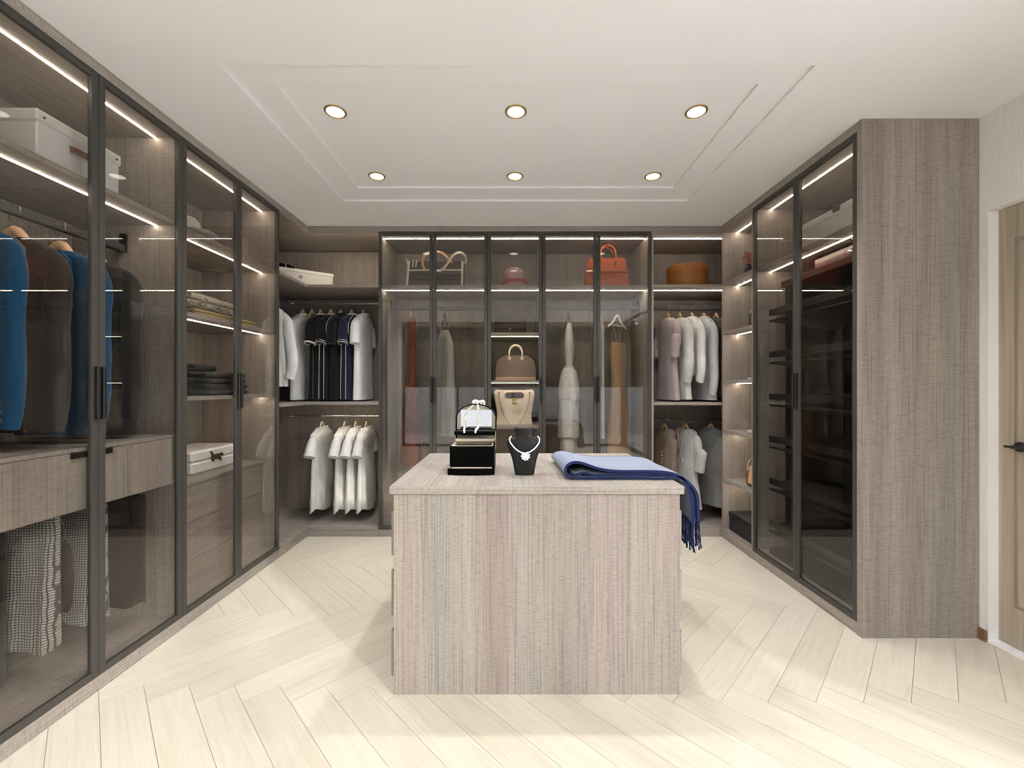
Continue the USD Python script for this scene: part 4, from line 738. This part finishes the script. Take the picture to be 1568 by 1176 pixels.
t = Thing('handbag', 'small brown handbag with tan tag on the fifth display shelf', 'bag', (1.990, 3.47, .5375), -math.pi / 2 + .35); t.add('body', softbox(.15, .07, .13, .028, .004, 12, 95), 'brown_leather', smooth=60)
for y in (-.022, .022): t.add('handle', tube([(-.045, y, .12), (-.045, y, .19), (0, y, .235), (.045, y, .19), (.045, y, .12)], .005, 8, 30), 'tan_leather', smooth=60)
t.add('tag', prism(Polygon([(-.028, .03), (.018, .02), (.030, .11), (.012, .135), (-.012, .130)]), -.052, -.045, 'xz'), 'tan_leather', label='tan leather tag'); t.add('charm', softbox(.03, .014, .05, .006).apply_translation((.0, -.045, .12)), 'tan_leather', smooth=50)
t = lidded('storage_box', 'flat black box on the floor board under the display shelves', (2.10, 3.575, PL + .0185), -math.pi / 2, .40, .34, .165, .045, 'black_card', .004)

# ------------------------------------------------------------------ things on the island
# jewel case: lid standing open at the back, a raised tray, and a drawer pulled out at the foot
t = Thing('jewellery_case', 'black jewellery case with raised mirrored lid and open drawer', 'jewellery box', (-.202, 2.235, IT)); w = .112
t.add('case_body', boolean(box(-w, w, -.10, .10, .034, .136, .003), box(-w + .008, w - .008, -.092, .092, .110, .2), '-'), 'black_lacquer')
t.add('lining', boolean(box(-w + .0085, w - .0085, -.0915, .0915, .1105, .1385), box(-w + .013, w - .013, -.087, .087, .115, .2), '-'), 'beige_velvet', label='cream velvet lining')
t.add('base', box(-w, w, -.06, .10, .0, .0335, .002), 'black_lacquer')
dq = np.linspace(-w - .004, w + .004, 20); fr_ = Polygon([(x, -.142 - .012 * (1 - (x / w) ** 2)) for x in dq] + [(w + .004, -.130), (-w - .004, -.130)])
dr = t.add('drawer', prism(fr_, .001, .031), 'black_lacquer', label='bowed drawer pulled out'); t.add('drawer_sides', boolean(box(-w + .006, w - .006, -.1298, -.0602, .004, .028), box(-w + .011, w - .011, -.125, -.0, .008, .2), '-'), 'black_lacquer', parent=dr)
t.add('drawer_lining', box(-w + .0115, w - .0115, -.1245, -.061, .0085, .030), 'beige_velvet', parent=dr)
ring_tray = t.add('tray', boolean(box(-.100, .112, -.02, .085, .182, .204, .003), box(-.094, .106, -.014, .079, .190, .3), '-'), 'black_lacquer', label='raised black ring tray')
for k in range(9): t.add('ring_roll', tube([(-.092 + .0, -.008 + .0095 * k, .197), (.104, -.008 + .0095 * k, .197)], .0045, 8, 4), 'black_felt', parent=ring_tray, smooth=60)
t.add('tray_arm', cat([box(-.104, -.1005, .03, .05, .10, .20), box(.1125, .116, .03, .05, .10, .20)]), 'gold')
t.add('tray_lining', box(-.098, .110, .02, .080, .1445, .160, .003), 'beige_velvet')
aa = np.linspace(np.pi, 0, 26); arch = [(-.106, .115), (-.106, .262)] + [(.005 + .111 * math.cos(q), .262 + .080 * math.sin(q)) for q in aa] + [(.116, .262), (.116, .115)]
ap = Polygon(arch).buffer(0); ld = t.add('lid', boolean(prism(ap, .086, .122, 'xz'), prism(ap.buffer(-.005), .07, .112, 'xz'), '-'), 'black_lacquer', label='arched lid standing open')
t.add('lid_lining', prism(ap.buffer(-.0052), .1075, .1115, 'xz'), 'beige_velvet', parent=ld, label='cream lid lining')
t.add('lid_mirror', prism(affinity.translate(sbox(-.075, .165, .090, .305).buffer(.003), -.002, 0), .1035, .1073, 'xz'), 'mirror', parent=ld, label='mirror set in the lid')
t = Thing('pearl_string', 'white pearl string draped over the jewellery case lid', 'necklace', (-.202, 2.235, IT)); bs = []
def string(pts, n, r): 
    for p_ in smooth_path(pts, n): bs.append(ball(p_, r, 1))
string([(.0, .093, .345), (-.022, .09, .325), (-.052, .088, .285), (-.058, .088, .235), (-.056, .07, .212), (-.050, .0, .212), (-.046, -.03, .200)], 26, .0058)
string([(.012, .093, .345), (.018, .088, .300), (.016, .088, .235), (.016, .07, .213), (.014, .0, .213), (.012, -.03, .200)], 24, .0062)
string([(-.012, .10, .350), (.005, .10, .357), (.024, .10, .352), (.044, .10, .355), (.048, .105, .342), (.03, .12, .338)], 16, .0078)
t.add('pearls', cat(bs), 'pearl', smooth=True, kind='stuff')
# necklace bust
t = Thing('necklace_bust', 'black leather necklace display bust on the island', 'display bust', (.062, 2.12, IT)); q = np.arange(40) * 2 * np.pi / 40
def br_(hw, ht, z, cy=0, p=.8): return np.stack([hw * np.sign(np.cos(q)) * np.abs(np.cos(q)) ** p, cy + ht * np.sign(np.sin(q)) * np.abs(np.sin(q)) ** p, 0 * q + z], 1)
t.add('bust', loft([br_(.046, .034, 0, p=.5), br_(.049, .034, .01, p=.5), br_(.060, .033, .07, p=.6), br_(.075, .032, .118, .002, .7), br_(.090, .034, .150, .006, .85), br_(.092, .034, .160, .010, .9), br_(.084, .032, .170, .012), br_(.060, .030, .180, .014), br_(.047, .029, .190, .014, .9), br_(.046, .029, .205, .014, .9), br_(.051, .030, .224, .014, .9), br_(.050, .029, .228, .014, .9)]), 'bust_leather', smooth=50)
def bust_y(z): return np.interp(z, [0, .07, .118, .15, .17, .18, .2], [-.036, -.035, -.032, -.030, -.022, -.018, -.017]) - .004
t = Thing('necklace', 'white diamond necklace with flower pendant on the black bust', 'necklace', (.062, 2.12, IT)); bs = []
for p_ in smooth_path([(-.066, .0, .187), (-.074, .0, .176), (-.062, .0, .150), (-.036, .0, .124), (.004, .0, .110), (.038, .0, .124), (.064, .0, .150), (.074, .0, .176), (.066, .0, .187)], 74): bs.append(ball((p_[0], bust_y(p_[2]) - .003 + .022 * (abs(p_[0]) > .06) * (p_[2] > .165), p_[2]), .0036, 1))
t.add('stone_chain', cat(bs), 'diamond', kind='stuff'); cl = [ball((.004 + r * math.cos(e), bust_y(.098) - .005, .096 + r * math.sin(e)), .0058, 1) for r, n_ in ((0, 1), (.010, 6), (.018, 9)) for e in np.arange(n_) * 2 * np.pi / n_ + r * 20 if .096 + r * math.sin(e) < .112]
t.add('pendant', cat(cl), 'diamond', label='diamond flower pendant')

# folded blue scarf hanging over the right edge
t = Thing('fringed_scarf', 'folded pale blue scarf with navy edge and fringe over the island corner', 'scarf', (.5, 2.24, IT))
Y0, Y1 = 1.985, 2.460; zt_ = IT + .0100
path = [(.845, .72), (.842, .80), (.822, .890), (.788, .930), (.740, zt_ + .0005), (.60, zt_), (.45, zt_), (.30, zt_), (.258, zt_ + .012), (.250, zt_ + .040), (.275, zt_ + .068), (.32, zt_ + .070), (.38, zt_ + .050), (.46, zt_ + .033), (.58, zt_ + .030), (.70, zt_ + .027), (.765, zt_ + .015), (.825, zt_ - .022), (.862, .86), (.872, .79), (.878, .72)]
P = smooth_path([(x, 0, z) for x, z in path], 110)[:, [0, 2]]; T = np.gradient(P, axis=0); T /= np.linalg.norm(T, axis=1, keepdims=True); N = np.stack([T[:, 1], -T[:, 0]], 1)
ys = np.linspace(Y0, Y1, 22)
def sheet(off0, off1, ya, yb__, P=P, N=N):
    """A closed sheet between two offsets of the profile; the loop flattens away from the front edge."""
    yy = np.linspace(ya, yb__, 22); rows = []
    for y in yy:
        f = (y - Y0) / (Y1 - Y0); A, B = P + N * off0, P + N * off1
        loop = np.vstack([A, B[::-1]]); loop = loop.copy(); base = zt_ - .010
        hi = (loop[:, 1] > base + .004); loop[hi, 1] = base + .004 + (loop[hi, 1] - base - .004) * (1 - .30 * f)
        sh = np.clip((loop[:, 0] - .70) / .15, 0, 1); loop[:, 0] += -.016 * f * (loop[:, 0] < .5) + .012 * np.sin(6 * f) * sh
        rows.append(np.stack([loop[:, 0], np.full(len(loop), y) + .010 * np.sin(9 * f + 20 * loop[:, 0]) * 0, loop[:, 1]], 1))
    m = loft(rows, cap=False); n = 2 * len(P); f = [m.faces]
    for e, base_ in ((0, 0), (1, (len(rows) - 1) * n)):
        i = np.arange(len(P) - 1); a_, b_, c_, d_ = base_ + i, base_ + i + 1, base_ + n - 2 - i, base_ + n - 1 - i
        q = np.vstack([np.stack([a_, b_, c_], 1), np.stack([a_, c_, d_], 1)]); f.append(q if e else q[:, ::-1])
    m = trimesh.Trimesh(m.vertices, np.vstack(f), process=False)
    if m.volume < 0: m.invert()
    return m
t.add('outer_face', sheet(.0005, -.0055, Y0 + .007, Y1 - .007), 'scarf_blue', smooth=55, world=True, label='pale grey-blue outer face')
t.add('lining', sheet(.0055, .0007, Y0 + .007, Y1 - .007), 'scarf_lining', smooth=55, world=True, label='charcoal inner face')
P2 = smooth_path([(x, 0, z) for x, z in [(.283, zt_ + .020), (.305, zt_ + .0135), (.335, zt_ + .022), (.375, zt_ + .0145), (.45, zt_ + .0140), (.60, zt_ + .0140), (.735, zt_ + .0135), (.795, zt_ - .002), (.842, .868), (.857, .79), (.861, .72)]], 90)[:, [0, 2]]; T2 = np.gradient(P2, axis=0); T2 /= np.linalg.norm(T2, axis=1, keepdims=True); N2 = np.stack([T2[:, 1], -T2[:, 0]], 1)
t.add('inner_fold', sheet(.0052, -.0052, Y0 + .014, Y1 - .012, P2, N2), 'scarf_blue', smooth=55, world=True); t.add('edge_binding', sheet(.0056, -.0056, Y0 + .008, Y0 + .0138, P2, N2), 'scarf_navy', smooth=55, world=True, label='navy bound edge')
t.add('edge_binding', sheet(.0062, -.0062, Y0, Y0 + .0065), 'scarf_navy', smooth=55, world=True, label='navy bound edge'); t.add('edge_binding', sheet(.0062, -.0062, Y1 - .0065, Y1), 'scarf_navy', smooth=55, world=True, label='navy bound edge')
g = np.random.default_rng(9); fr_ = []
for (x, z) in ((P[0][0], P[0][1]), (P[-1][0], P[-1][1])):
    for y in np.arange(Y0 + .004, Y1, .0115):
        y = y + g.normal(0, .002); d_ = g.normal(0, .010, 3); l_ = g.uniform(.115, .150)
        for tw in (0, math.pi):
            q = np.linspace(0, 1, 14); fr_.append(tube(np.stack([x + d_[0] * q + .0022 * np.cos(9 * q + tw), y + d_[1] * q ** 2 + .0022 * np.sin(9 * q + tw), z + .004 - l_ * q], 1), .0022, 5))
t.add('fringe', cat(fr_), 'scarf_navy', smooth=60, world=True, kind='stuff', label='twisted navy fringe')
